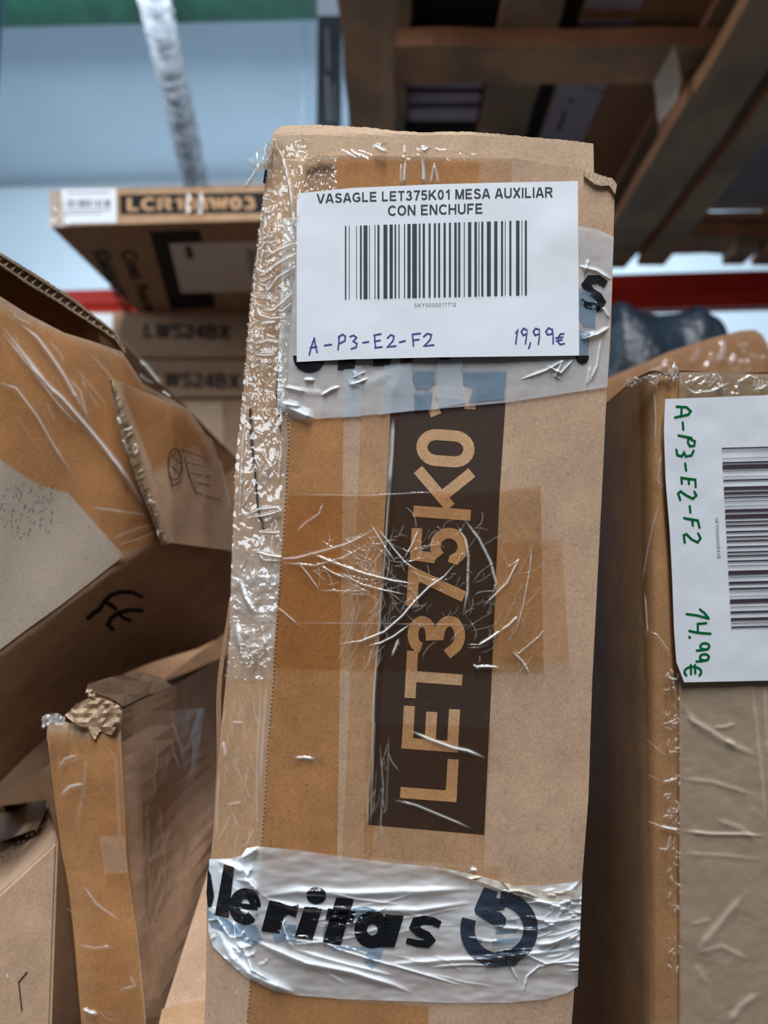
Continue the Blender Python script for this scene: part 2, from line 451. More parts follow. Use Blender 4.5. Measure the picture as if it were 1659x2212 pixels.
M = {}
M['kraft'] = kraft('kraft_board', (0.52, 0.35, 0.235, 1))
M['kraft_pale'] = kraft('kraft_board_pale', (0.56, 0.40, 0.27, 1), blotch=0.7)
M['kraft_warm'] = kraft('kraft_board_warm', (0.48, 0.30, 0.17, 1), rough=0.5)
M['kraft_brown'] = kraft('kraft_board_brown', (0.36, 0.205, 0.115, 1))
M['kraft_far'] = kraft('kraft_board_far', (0.38, 0.24, 0.155, 1), blotch=0.6)
M['edge'] = kraft('cut_board_edge', (0.50, 0.37, 0.25, 1), amp=0.2)
M['print_brown'] = ink('brown_black_print', (0.050, 0.030, 0.022, 1), 0.5, (0.20, 0.13, 0.09, 1))
M['letter_kraft'] = kraft('unprinted_letter_board', (0.56, 0.34, 0.185, 1))
M['paper'] = plain('label_paper', (0.78, 0.83, 0.90, 1), 0.55, 0.3, bump=0.0006, bscale=30)
M['print_grey'] = ink('label_print', (0.045, 0.055, 0.07, 1), 0.25, (0.3, 0.33, 0.37, 1), ws=900)
M['print_lgrey'] = ink('label_print_small', (0.14, 0.16, 0.19, 1))
M['pen_blue'] = ink('blue_pen', (0.06, 0.075, 0.27, 1), 0.4, (0.3, 0.33, 0.55, 1), ws=700)
M['pen_green'] = ink('green_marker', (0.0, 0.13, 0.035, 1), 0.3, (0.02, 0.25, 0.09, 1), rough=0.4, ws=600)
M['plum'] = ink('label_print_plum', (0.055, 0.040, 0.055, 1))
M['tape_white'] = whitetape('white_printed_tape', col=(0.80, 0.86, 0.91), lo=0.40, hi=0.98)
M['tape_white_up'] = whitetape('white_printed_tape_upper', col=(0.72, 0.77, 0.82), lo=0.44)
M['tape_black'] = plain('tape_black_print', (0.008, 0.010, 0.014, 1), 0.2, 0.55, bump=0.0008, bscale=140)
M['tape_slate'] = plain('tape_slate_print', (0.030, 0.042, 0.065, 1), 0.3, 0.5, noise=0.2, nscale=90)
M['tape_ghost'] = plain('tape_ghost_print', (0.17, 0.25, 0.33, 1), 0.35, 0.5, noise=0.25, nscale=90)
M['tape_adhered'] = plain('tape_film_bottom', (0.5, 0.5, 0.5, 1), 0.4)
M['film_warm'] = film('clear_tape_warm', (0.965, 0.825, 0.65), gloss=0.05, bstr=0.25)
M['film_deep'] = film('clear_tape_deep', (0.955, 0.87, 0.76), gloss=0.055, bstr=0.8, bdist=0.0014, bscale=(130, 130, 130), milkcol=(0.9, 0.88, 0.84), milkamt=0.75)
M['film_soft'] = film('clear_tape_soft', (0.975, 0.915, 0.83), gloss=0.025, bstr=0.2)
M['film_shine'] = film('clear_tape_crinkled', (0.97, 0.93, 0.86), gloss=0.075, bstr=0.8, bdist=0.0009, bscale=(150, 150, 110), rough=0.08, milkamt=0.6, basemilk=0.0)
M['film_loose'] = film('loose_film', (0.975, 0.965, 0.94), gloss=0.08, bstr=0.8, bdist=0.00045, bscale=(80, 80, 40), rough=0.08, milkamt=0.65, basemilk=0.03)
M['film_clear'] = film('stretch_film', (0.97, 0.98, 1.0), gloss=0.02, bstr=0.8, bdist=0.004, bscale=(30, 30, 12), rough=0.12, milkamt=0.5, basemilk=0.01)
M['film_mist'] = film('milky_tape_patch', (0.98, 0.97, 0.95), gloss=0.01, milkcol=(0.6, 0.52, 0.42), basemilk=0.22, milkamt=0)
M['film_dull'] = film('stretch_film_dull', (0.97, 0.96, 0.94), gloss=0.02, bstr=0.3, rough=0.2, milkamt=0.3)
M['film_buff'] = film('buff_tape', (0.97, 0.93, 0.87), gloss=0.06, bstr=0.5, bdist=0.0015, bscale=(60, 60, 60), rough=0.2, milkcol=(0.56, 0.47, 0.36), milkamt=0.6, basemilk=0.55)
M['dark'] = plain('dark_void_board', (0.03, 0.022, 0.017, 1), 0.9, 0.1)

# ------------------------------------------------------------------ setting: hall shell
ZR = CAMZ
def box_struct(name, x0, x1, y0, y1, z0, z1, mat):
    o = boxmesh(name, x0, x1, y0, y1, z0, z1, mat); return structure(o)
M['floor'] = plain('concrete_floor', (0.10, 0.095, 0.09, 1), 0.8, 0.3, noise=0.2, nscale=3)
M['wall'] = plain('painted_wall', (0.66, 0.78, 0.88, 1), 0.8, 0.2, noise=0.03, nscale=2)
M['ceil'] = plain('ceiling_panels', (0.60, 0.72, 0.82, 1), 0.8, 0.2, noise=0.04, nscale=1.5)
M['green'] = plain('green_paint', (0.003, 0.038, 0.022, 1), 0.5, 0.4, noise=0.3, nscale=9)
M['spray'] = plain('sprayed_beam', (0.20, 0.215, 0.24, 1), 0.95, 0.05, noise=0.5, nscale=30, bump=0.01, bscale=60)
M['red'] = plain('red_rack_paint', (0.50, 0.024, 0.014, 1), 0.45, 0.4, noise=0.1, nscale=8)
box_struct('floor', -5, 5, -4, 8, -0.1, 0, M['floor'])
WY = 6.2
HJ = 3.48           # wall / ceiling line above the eye
box_struct('wall_left', -5.1, -5, -4, 8, 0, ZR + 4.9, M['wall'])
box_struct('wall_right', 5, 5.1, -4, 8, 0, ZR + 4.9, plain('dark_side_wall', (0.16, 0.13, 0.11, 1), 0.9, 0.1, noise=0.4, nscale=3))  # unseen side wall, coloured dark to cut bounced light
box_struct('light_block_wall', -5, 5, -2.1, -2.0, 0, 4.3, plain('light_block_dark', (0.10, 0.08, 0.065, 1), 0.9, 0.1, noise=0.4, nscale=3))  # unseen dark wall added behind the camera to block low light
box_struct('wall_back', -5, 5, WY, WY + 0.1, 0, ZR + HJ, M['wall'])
# ceiling: gently pitched slab, extended over the camera to shut out sky light
cz0 = ZR + HJ; 
v = [(-5, WY + 0.1, cz0), (5, WY + 0.1, cz0 + 0.35), (5, -2.1, cz0 + 1.25), (-5, -2.1, cz0 + 0.90)]
v += [(a, b, c + 0.1) for a, b, c in v]
ceil = structure(mk('ceiling', v, [(0, 1, 2, 3), (7, 6, 5, 4), (0, 4, 5, 1), (1, 5, 6, 2), (2, 6, 7, 3), (3, 7, 4, 0)], M['ceil']))

def beam_between(name, a, b, w, h, mat, jitter=0.0, segs=1, parent=None, up=(0, 0, 1)):
    a = Vector(a); b = Vector(b); d = (b - a); L = d.length; d.normalize()
    s = d.cross(Vector(up)).normalized(); u = s.cross(d).normalized()
    V = []; 
    ring = 12 if jitter else 4
    for i in range(segs + 1):
        c = a + d * L * i / segs
        for k in range(ring):
            if jitter:
                an = 2 * math.pi * k / ring
                rr = 1 + random.uniform(-jitter, jitter)
                V.append(c + s * math.cos(an) * w / 2 * rr + u * math.sin(an) * h / 2 * rr)
            else:
                q = [(-1, -1), (1, -1), (1, 1), (-1, 1)][k]
                V.append(c + s * q[0] * w / 2 + u * q[1] * h / 2)
    Fc = []
    for i in range(segs):
        for k in range(ring):
            k2 = (k + 1) % ring
            Fc.append((i * ring + k, i * ring + k2, (i + 1) * ring + k2, (i + 1) * ring + k))
    Fc.append(tuple(range(ring))[::-1]); Fc.append(tuple(segs * ring + k for k in range(ring)))
    return mk(name, V, Fc, mat, parent, smooth=bool(jitter))

# sprayed grey beam running back under the ceiling
a = P(322, -60, 4.1); b = P(430, 430, 5.6)
sb = beam_between('trim_1', a, b, 0.17, 0.2, M['spray'], jitter=0.13, segs=70)
structure(sb); sb['label'] = 'grey rough-coated roof beam running back under the pale ceiling'
# green purlin along the top of the view
ga = P(-300, -5, 4.3); gb = P(800, -32, 4.3)
gr = beam_between('trim_2', ga, gb, 0.25, 0.20, M['green']); structure(gr)
gr['label'] = 'green painted roof beam at the very top'

# rack beams (red), level, slightly angled to the view
def rack_beam(x0, y0, x1, y1, z0, z1, label):
    t = thing('rack_beam', label, 'rack beam', ((x0 + x1) / 2, (y0 + y1) / 2, z0))
    d = Vector((x1 - x0, y1 - y0, 0)).normalized(); n = Vector((-d.y, d.x, 0))
    prof = [(0, z0), (0, z0 + 0.045), (0.012, z0 + 0.055), (0.012, z0 + 0.06), (0, z0 + 0.07), (0, z1), (0.05, z1), (0.05, z0)]
    V = []
    for (x, y) in ((x0, y0), (x1, y1)):
        for (q, z) in prof: V.append((x + n.x * q, y + n.y * q, z))
    k = len(prof); Fc = [(i, (i + 1) % k, k + (i + 1) % k, k + i) for i in range(k)] + [tuple(range(k))[::-1], tuple(range(k, 2 * k))]
    mk('beam', V, Fc, M['red'], t)
    for xx, yy in ((x0, y0), (x1, y1)):
        boxmesh('end_plate', xx - 0.035, xx + 0.035, yy - 0.012, yy + 0.06, z0 - 0.04, z1 + 0.04, M['red'], t, bevel=0.003)
    return t
BZ1 = ZR + 1.095; BZ0 = BZ1 - 0.122
rack_beam(-1.5, 2.66, 1.9, 2.42, BZ0, BZ1, 'long red steel rack beam carrying the wooden pallet')
M['steel'] = plain('rack_upright_steel', (0.05, 0.09, 0.16, 1), 0.5, 0.4)
for xx, yy, l in ((-1.53, 2.68, 'left'), (1.94, 2.42, 'right')):
    tu = thing('rack_upright', '%s steel rack upright at the end of the red beam' % l, 'rack upright', (xx, yy, 0))
    boxmesh('post', xx - 0.05, xx + 0.05, yy, yy + 0.07, 0, 3.9, M['steel'], tu, bevel=0.004)
    boxmesh('foot_plate', xx - 0.08, xx + 0.08, yy - 0.03, yy + 0.10, 0, 0.01, M['steel'], tu)

# ------------------------------------------------------------------ pallet overhead
M['wood_g'] = wood('pallet_wood_grey', (0.46, 0.33, 0.22, 1), (0.25, 0.20, 0.15, 1), axis=1)
M['wood_s'] = wood('sawn_board_side', (0.66, 0.30, 0.15, 1), (0.45, 0.2, 0.11, 1), axis=1)
M['wood_r'] = wood('pallet_wood_red', (0.62, 0.27, 0.13, 1), (0.36, 0.17, 0.10, 1), axis=1)
M['wood_x'] = wood('pallet_wood_cross', (0.56, 0.36, 0.22, 1), (0.26, 0.18, 0.12, 1), axis=0)
PZ = ZR + 1.10
PY0, PY1 = 0.98, 2.46
pal = thing('wooden_pallet', 'wooden pallet overhead on the red rack beam, seen from below', 'pallet', (0.36, 1.7, PZ))
def plank(name, x0, x1, y0, y1, z0, z1, mat, parent, wav=0.004, n=14, along='y'):
    """sawn board with slightly uneven long edges"""
    V = []
    for i in range(n + 1):
        t = i / n
        j = [random.uniform(-wav, wav) for _ in range(4)]
        if along == 'y':
            y = y0 + (y1 - y0) * t
            V += [(x0 + j[0], y, z0), (x1 + j[1], y, z0 + j[2] * .3), (x1 + j[1], y, z1), (x0 + j[0], y, z1)]
        else:
            x = x0 + (x1 - x0) * t
            V += [(x, y1 + j[0], z0), (x, y0 + j[1], z0 + j[2] * .3), (x, y0 + j[1], z1), (x, y1 + j[0], z1)]
    Fc = []
    for i in range(n):
        for k in range(4):
            k2 = (k + 1) % 4
            Fc.append((4 * i + k, 4 * i + k2, 4 * i + 4 + k2, 4 * i + 4 + k))
    Fc += [(3, 2, 1, 0), (4 * n, 4 * n + 1, 4 * n + 2, 4 * n + 3)]
    o = mk(name, V, Fc, mat, parent)
    o.data.materials.append(M['wood_s'])
    for i in range(n):
        for k in (1, 3): o.data.polygons[4 * i + k].material_index = 1
    return o
def runner(x0, x1, parent):
    plank('runner', x0, x1, PY0, PY1, PZ, PZ + 0.034, M['wood_g'], parent)
    for y in (PY0, (PY0 + PY1) / 2 - .07, PY1 - 0.14):
        boxmesh('block', x0 + 0.004, x1 - 0.004, y + 0.002, y + 0.138, PZ + 0.034, PZ + 0.10, M['wood_r'], parent, bevel=0.003, jit=0.002)
runner(-0.083, 0.024, pal)
runner(0.676, 0.806, pal)
for y0, y1 in ((PY0, PY0 + 0.12), (1.55, 1.675), (PY1 - 0.13, PY1)):
    plank('cross_board', -0.085, 0.808, y0, y1, PZ + 0.10, PZ + 0.142, M['wood_x'], pal, along='x')
for x0, x1 in ((-0.085, 0.055), (0.25, 0.378), (0.70, 0.808)):
    plank('deck_board', x0, x1, PY0, PY1, PZ + 0.142, PZ + 0.162, M['wood_g'], pal)
plank('runner', 0.30, 0.375, 1.95, PY1, PZ + 0.08, PZ + 0.10, M['wood_x'], pal)
# lower far board joining the runners
plank('cross_board', -0.085, 0.835, PY1 - 0.12, PY1, PZ + 0.034, PZ + 0.075, M['wood_x'], pal, along='x')

# second pallet beside it
pal2 = thing('wooden_pallet', 'darker pallet at the right edge, beside the overhead pallet', 'pallet', (1.2, 1.8, PZ))
plank('runner', 0.845, 0.93, 1.15, PY1 - 0.01, PZ + 0.005, PZ + 0.03, M['wood_g'], pal2)
plank('runner', 1.22, 1.36, 1.15, PY1 - 0.01, PZ + 0.005, PZ + 0.03, M['wood_g'], pal2)
for y0, y1 in ((1.15, 1.28), (PY1 - 0.14, PY1 - 0.01)):
    plank('cross_board', 0.84, 1.62, y0, y1, PZ + 0.10, PZ + 0.125, M['wood_x'], pal2, along='x')
    for x in (0.845, 1.23):
        boxmesh('block', x, x + 0.085, y0 + 0.01, y1 - 0.01, PZ + 0.03, PZ + 0.10, M['wood_g'], pal2, bevel=0.003)
for x0, x1 in ((0.84, 0.93), (1.22, 1.34), (1.50, 1.62)):
    plank('deck_board', x0, x1, 1.15, PY1 - 0.01, PZ + 0.125, PZ + 0.147, M['wood_g'], pal2)

plank('cross_board', 0.84, 1.62, PY1 - 0.14, PY1 - 0.01, PZ + 0.045, PZ + 0.085, M['wood_g'], pal2, along='x')
boxmesh('block', 1.12, 1.19, PY1 - 0.13, PY1 - 0.02, PZ + 0.002, PZ + 0.044, M['wood_g'], pal2, bevel=0.003)
# goods on the pallets
GZ = PZ + 0.1635
M['lav'] = plain('lavender_label', (0.40, 0.38, 0.50, 1), 0.6, 0.3)
M['blk'] = plain('black_print', (0.012, 0.010, 0.010, 1), 0.7, 0.2)
g1 = thing('carton', 'black-bottomed carton on the pallet, seen through the left gap', 'carton', (0.16, 1.6, GZ))
boxmesh('body', -0.08, 0.36, 1.0, 2.4, GZ, GZ + 0.45, M['blk'], g1, bevel=0.004)
st = thing('paper_stack', 'stack of lavender and grey striped leaflets in a pallet gap', 'leaflets', (0.15, 1.75, PZ + 0.143))
for i in range(10):
    y0 = 1.70 + i * 0.017
    m_ = M['lav'] if i % 3 != 1 else M['plum']
    boxmesh('leaflet', 0.062, 0.242, y0, y0 + 0.030, PZ + 0.143 + 0.0018 * (10 - i), PZ + 0.1448 + 0.0018 * (10 - i), m_, st, rotz=random.uniform(-0.02, 0.02))
g2 = thing('carton', 'brown carton with black band and pale label on the pallet', 'carton', (0.6, 1.6, GZ))
boxmesh('body', 0.368, 1.0, 1.0, 2.4, GZ, GZ + 0.5, M['kraft_brown'], g2, bevel=0.004)
boxmesh('printed_band', 0.375, 0.425, 1.0, 2.39, GZ - 0.0006, GZ - 0.0001, M['blk'], g2)
s1 = boxmesh('shipping_label', 0.43, 0.55, 1.55, 2.1, GZ - 0.0008, GZ - 0.0001, M['lav'], g2)
s1 = boxmesh('shipping_label', 0.43, 0.55, 1.15, 1.52, GZ - 0.0008, GZ - 0.0001, M['lav'], g2)
pzl = Plane((0, 0, GZ - 0.001), (0, 0, -1))
decal('shipping_print', merge([poly(arc(1234, 217, 6, 5, 0, 340, 10)), stroke([(1262, 185), (1318, 205)], 2.5), stroke([(1222, 240), (1206, 282)], 7)]), pzl, 0.0, M['blk'], s1)
g3 = thing('carton', 'pale lavender carton on the right-hand pallet', 'carton', (1.2, 1.9, PZ + 0.148))
M['lav2'] = plain('pale_goods_wrap', (0.36, 0.38, 0.46, 1), 0.6, 0.3, noise=0.06, nscale=6)
boxmesh('body', 1.02, 1.75, 1.2, 2.36, PZ + 0.148, PZ + 0.6, M['lav2'], g3, bevel=0.004)
boxmesh('printed_band', 1.05, 1.6, 1.5, 1.62, PZ + 0.1472, PZ + 0.1479, M['blk'], g3)
# torn paper hanging from the cross board
tp = np.array([(1458, 95), (1472, 170), (1462, 215), (1422, 268), (1416, 205), (1411, 180)], float)
M['scrap'] = plain('torn_paper', (0.60, 0.55, 0.48, 1), 0.8, 0.2)
to = mk('paper_scrap', np.r_[P(tp[:, 0], tp[:, 1], [1.665, 1.67, 1.675, 1.69, 1.68, 1.675]), P(tp[:, 0], tp[:, 1], [1.667, 1.672, 1.677, 1.692, 1.682, 1.677])],
        [(0, 1, 2, 3, 4, 5), (11, 10, 9, 8, 7, 6)] + [(i, (i + 1) % 6, 6 + (i + 1) % 6, 6 + i) for i in range(6)], M['scrap'])
to['label'] = 'torn pale paper scrap hanging beside the right pallet runner'; to['category'] = 'paper'

# dark wrapped package left of the pallet
wp = thing('wrapped_package', 'tall black package in clear stretch film left of the pallet', 'package', tuple(P(712, 200, 3.0) * [1, 1, 0]))
M['blackgreen'] = plain('black_package', (0.012, 0.018, 0.02, 1), 0.25, 0.6, noise=0.5, nscale=12)
M['grey_w'] = plain('grey_wrap', (0.42, 0.46, 0.54, 1), 0.4, 0.5, bump=0.01, bscale=20)
c = P(712, 32, 2.95)
boxmesh('body', c[0] - 0.047, c[0] + 0.045, c[1], c[1] + 0.12, 0, c[2], M['blackgreen'], wp, bevel=0.006)
ptex = Plane((0, c[1] - 0.001, 0), (0, -1, 0))
decal('print_stripes', merge([stroke([(706, 60), (709, 150)], 4), stroke([(706, 165), (710, 262)], 6), stroke([(720, 180), (722, 262)], 3)]), ptex, 0.001, plain('pale_print', (0.16, 0.18, 0.20, 1)), wp)
boxmesh('pale_carton', c[0] - 0.05, c[0] + 0.06, c[1] + 0.02, c[1] + 0.13, c[2], c[2] + 0.2, M['grey_w'], wp, bevel=0.006)
X0 = c[0]
Vv = []; n1 = 60
for j in range(n1):
    z = 1.6 + (c[2] + 0.25 - 1.6) * j / (n1 - 1)
    for k, (dx, dy) in enumerate([(-0.105, 0.10), (-0.10, 0.0), (-0.075, -0.02), (-0.05, -0.03), (0.0, -0.02), (0.05, -0.02), (0.068, 0.03)]):
        Vv.append((X0 + dx + random.uniform(-.004, .004), c[1] + dy + random.uniform(-.004, .004), z))
fo = mk('stretch_film', Vv, gridfaces(n1, 7), M['film_clear'], wp, True, {'milk_glint': np.full(len(Vv), 0.0)})

# ------------------------------------------------------------------ stack of flat cartons behind (left centre)
def carton_px(name, label, y, z0, z1, x0, x1, depth, mat, group=None):
    t = thing(name, label, 'carton', ((x0 + x1) / 2, y + depth / 2, z0), group)
    boxmesh('body', x0, x1, y, y + depth, z0, z1, mat, t, bevel=0.003, jit=0.001)
    return t
Y1 = 1.555
def zy(py, Y): return ZR + Y * math.tan(PITCH + math.atan((H / 2 - py) / F))
def xp(px, Y, py): 
    r = P(px, py, 1.0) - CAM; return r[0] / r[1] * Y
zt = ZR + 0.602
za, zb, zc = zy(676, Y1), zy(773, Y1), zy(857, Y1)
xl1 = xp(176, Y1, 720); 
kA = carton_px('carton', 'flat carton stencilled with grey lettering, directly under the coat rack carton', Y1, zb + 0.001, zt - 0.001, xl1, -0.05, 0.45, M['kraft_far'])
kB = carton_px('carton', 'flat carton with grey lettering, second below the coat rack carton', Y1 + 0.004, zc + 0.001, zb - 0.003, xp(225, Y1, 800), -0.05, 0.45, M['kraft_far'])
kC = carton_px('carton', 'plain tall carton with a taped seam under the two lettered cartons', Y1 + 0.01, 0, zc - 0.003, xp(250, Y1, 900), -0.05, 0.45, M['kraft_far'])
pA = Plane((0, Y1 - 0.0005, 0), (0, -1, 0)); pB = Plane((0, Y1 + 0.0035, 0), (0, -1, 0)); pC = Plane((0, Y1 + 0.0095, 0), (0, -1, 0))
M['print_far'] = ink('far_print', (0.075, 0.055, 0.045, 1))
decal('lettering', text_quad('LWS24BX', [(309, 731), (497, 735), (498, 701), (311, 697)], 0.05), pA, 0.0005, M['print_far'], kA)
decal('shipping_label', poly([(170, 676), (244, 678), (244, 760), (170, 752)]), pA, 0.0008, M['paper'], kA)
decal('lettering', text_quad('LWS24BX', [(330, 836), (518, 842), (518, 806), (330, 802)], 0.05), pB, 0.0005, M['print_far'], kB)
decal('seam_tape', poly([(404, 870), (482, 872), (484, 1010), (404, 1010)]), pC, 0.0008, M['kraft_pale'], kC)

# coat rack carton: flat, overhangs towards the viewer
cr = thing('carton', 'flat coat rack carton with black band and barcode label, topmost of the stack', 'carton', (-0.3, 1.4, zt))
f0 = P(105, 494, 1.247); f1 = P(640, 478, 1.247 * 0.985)
d = (f1 - f0); d[2] = 0; d /= np.linalg.norm(d)
back = np.array([-d[1], d[0], 0]); back = back / np.linalg.norm(back)
back = np.array([0.06, 1.0, 0]); back /= np.linalg.norm(back)
zt0 = zt
def q(px_frac, b, z): return f0 * [1, 1, 0] + d * px_frac + back * b + np.array([0, 0, z])
wd_ = 0.52; th = 0.062; dp = 0.75
V = []
for b in (0, dp):
    for u in (0, wd_):
        for z in (zt0, zt0 + th): V.append(q(u, b, z))
o = mk('body', V, [(0, 2, 3, 1), (4, 5, 7, 6), (0, 1, 5, 4), (2, 6, 7, 3), (0, 4, 6, 2), (1, 3, 7, 5)], M['kraft_brown'], cr)
bm = bmesh.new(); bm.from_mesh(o.data); bmesh.ops.bevel(bm, geom=bm.edges[:], offset=0.002, segments=2, affect='EDGES'); bm.to_mesh(o.data); bm.free()
pf = Plane(V[0], np.cross(d, [0, 0, 1])); pu = Plane(V[0], (0, 0, 1))
decal('face_lining', poly([(108, 414), (575, 405), (575, 475), (108, 489)]), pf, 0.0002, M['kraft_warm'], cr)
decal('printed_band', poly([(258, 421), (575, 415), (575, 460), (260, 464)]), pf, 0.0006, M['blk'], cr)
decal('lettering', text_quad('LCR101W03', [(275, 457), (553, 454), (551, 425), (275, 427)], 0.05), pf, 0.0010, M['letter_kraft'], cr)
lb = decal('barcode_label', poly([(133, 410), (251, 408), (253, 482), (135, 484)]), pf, 0.0012, M['paper'], cr)
bars = []; x = 143
rr = random.Random(3)
while x < 242:
    w_ = rr.choice([1.5, 3, 4.5]); bars.append(poly([(x, 432), (x + w_, 432), (x + w_, 449), (x, 449)])); x += w_ + rr.choice([1.5, 3, 5])
bars += [stroke([(145, 418), (240, 417)], 2), stroke([(145, 456), (240, 455)], 2), stroke([(140, 463), (220, 462)], 1.5)]
decal('barcode', merge(bars), pf, 0.0016, M['print_lgrey'], lb)
sheet('clear_tape', [(106, 412), (133, 411)], [(108, 494), (150, 490)], 3, pf, 0.0018, M['film_shine'], cr, nz=lambda X, Y: (noise2(X, Y, 25, 2) * 0.002, np.full_like(X, 0.5)))
sheet('clear_tape', [(400, 412), (440, 412)], [(404, 476), (444, 474)], 3, pf, 0.0018, M['film_soft'], cr,
      cl=[([(407, 412), (403, 474)], 3, 0.002, 1.2), ([(434, 412), (430, 474)], 3, 0.002, 1.2)])
decal('printed_band', poly([(322, 499), (432, 496), (438, 530), (446, 560), (466, 664), (368, 668)]), pu, 0.0004, M['blk'], cr)
M['paper_dim'] = plain('delivery_note', (0.62, 0.56, 0.52, 1), 0.6, 0.3)
sl = decal('shipping_label', poly([(366, 525), (600, 519), (600, 628), (391, 632)]), pu, 0.0010, M['paper_dim'], cr)
decal('shipping_print', merge([poly([(398, 530), (414, 530), (420, 558), (404, 558)]), stroke([(530, 540), (552, 539)], 2)] +
      [stroke([(532 + k, 545 + 7 * k), (560 + k, 544 + 7 * k)], 3) for k in range(7)]), pu, 0.0014, M['print_far'], sl)
decal('lettering', text_quad('Coat Rack', [(257, 540), (318, 680), (338, 676), (292, 538)], 0.03), pu, 0.0008, M['blk'], cr)
decal('lettering', text_quad('Kleiderst\u00e4nder', [(196, 543), (275, 690), (302, 684), (234, 541)], 0.03), pu, 0.0008, M['blk'], cr)

# ------------------------------------------------------------------ support shelf
M['shelf'] = wood('shelf_board', (0.35, 0.25, 0.16, 1), (0.22, 0.15, 0.1, 1), axis=0)
SH = 1.05
shf = thing('bin_table', 'wooden table board under the leaning cartons', 'table', (0, 0.6, 0))
boxmesh('table_top', -0.62, 0.75, 0.22, 1.15, SH - 0.03, SH, M['shelf'], shf, bevel=0.003)
for x in (-0.58, 0.66):
    for y in (0.25, 1.06): boxmesh('leg', x, x + 0.05, y, y + 0.05, 0, SH - 0.03, M['shelf'], shf)

# ------------------------------------------------------------------ MAIN CARTON
KX, KY, K0 = 1.39e-4, 9.26e-5, 1 / 0.3015
SIL = [(250, 596), (290, 590), (340, 583), (400, 574), (500, 560), (600, 549), (700, 537), (800, 530), (890, 523), (950, 515), (1025, 508), (1124, 505), (1223, 501),
       (1373, 498), (1480, 487), (1624, 473), (1699, 467), (1823, 459), (1900, 448), (2000, 446), (2116, 445), (2212, 441), (3900, 395)]
PERF = [(250, 668), (340, 662), (400, 652), (600, 632), (700, 624), (800, 620), (904, 619), (950, 621), (1062, 615), (1112, 612), (1248, 602), (1373, 594), (1472, 587),
        (1537, 582), (1624, 574), (1723, 569), (1823, 562), (1900, 556), (2212, 531), (3900, 400 + 60)]
RGT = [(250, 1290), (340, 1310), (400, 1328), (520, 1325), (640, 1322), (750, 1318), (838, 1311), (1068, 1300), (1283, 1289), (1478, 1279), (1727, 1271), (1905, 1257),
       (2060, 1246), (2212, 1235), (3900, 1130)]
def base_depth(px, py):
    return 1.0 / (K0 + KX * (px - 900) + KY * (py - 1306))
def S(px, py, off=0.0):
    """point on the big carton's front / crushed corner, lifted off towards the viewer"""
    px = np.asarray(px, float); py = np.asarray(py, float)
    pe = interp(PERF, py); si = interp(SIL, py)
    d = base_depth(px, py)
    t = np.clip((pe - px) / (pe - si), 0, 1.3)
    d = d + 0.015 * t ** 1.25
    # soft dents in the board
    d = d - 0.0006 * np.sin(py / 170.0 + 1) * np.sin((px - 600) / 230.0)
    d = d - np.asarray(off)
    return P(px, py, d)

box = thing('cardboard_box', 'tall taped side-table carton in front, with white price label at its top', 'box', (0.02, 0.4, SH))
# body: front + crushed corner + sides + back
rows = [345, 352, 362, 375, 392, 410, 440, 480, 520, 560] + list(range(600, 2260, 40)) + [2400, 2800, 3300, 3880]
TOPL = [(575, 300), (600, 345), (655, 348), (662, 342), (760, 334), (1040, 341), (1105, 342), (1138, 345), (1172, 352), (1218, 359), (1242, 362), (1266, 369), (1280, 384), (1297, 396), (1310, 392), (1329, 388)]
V = []; nfr = 46; nch = 9
for ri, yr in enumerate(rows):
    pe = float(interp(PERF, yr)); si = float(interp(SIL, yr)); rg = float(interp(RGT, yr))
    xs = list(np.linspace(rg, pe, nfr)) + list(np.linspace(pe, si, nch))[1:]
    xs = np.array(xs); ys = np.full(len(xs), float(yr))
    w = max(0, 1 - (yr - 345) / 120.0)
    if w > 0:
        yt = interp(TOPL, xs)
        jit = np.array([RNG.uniform(-1.5, 1.5) for _ in xs])
        ys = np.maximum(ys, yt + (jit + (yr - 345)) * 1.0) if ri else yt + jit
        ys = np.where(ys < yt, yt, ys)
        if ri: ys = yt + (yr - 345) * (465 - yt) / 120.0
    front = S(xs, ys)
    lb_ = P(si + 2, ys[-1], base_depth(si, yr) + 0.015); 
    zz = front[-1]
    leftback = np.array([zz[0] - 0.000, zz[1] + 0.26, zz[2]])
    mid = np.array([zz[0] - 0.0005, zz[1] + 0.02, zz[2]])
    fr0 = front[0]
    rightback = np.array([fr0[0] - 0.004, fr0[1] + 0.27, fr0[2]])
    V += list(front) + [mid, leftback, rightback]
nc = nfr + nch - 1 + 3
Fc = []
for i in range(len(rows) - 1):
    for j in range(nc):
        j2 = (j + 1) % nc
        Fc.append((i * nc + j, i * nc + j2, (i + 1) * nc + j2, (i + 1) * nc + j))
Fc.append(tuple(range(nc))); Fc.append(tuple((len(rows) - 1) * nc + k for k in range(nc))[::-1])
V = np.array(V)
V[:, 2] = np.maximum(V[:, 2], SH + 0.0005)
body = mk('body', V, Fc, M['kraft'], box)

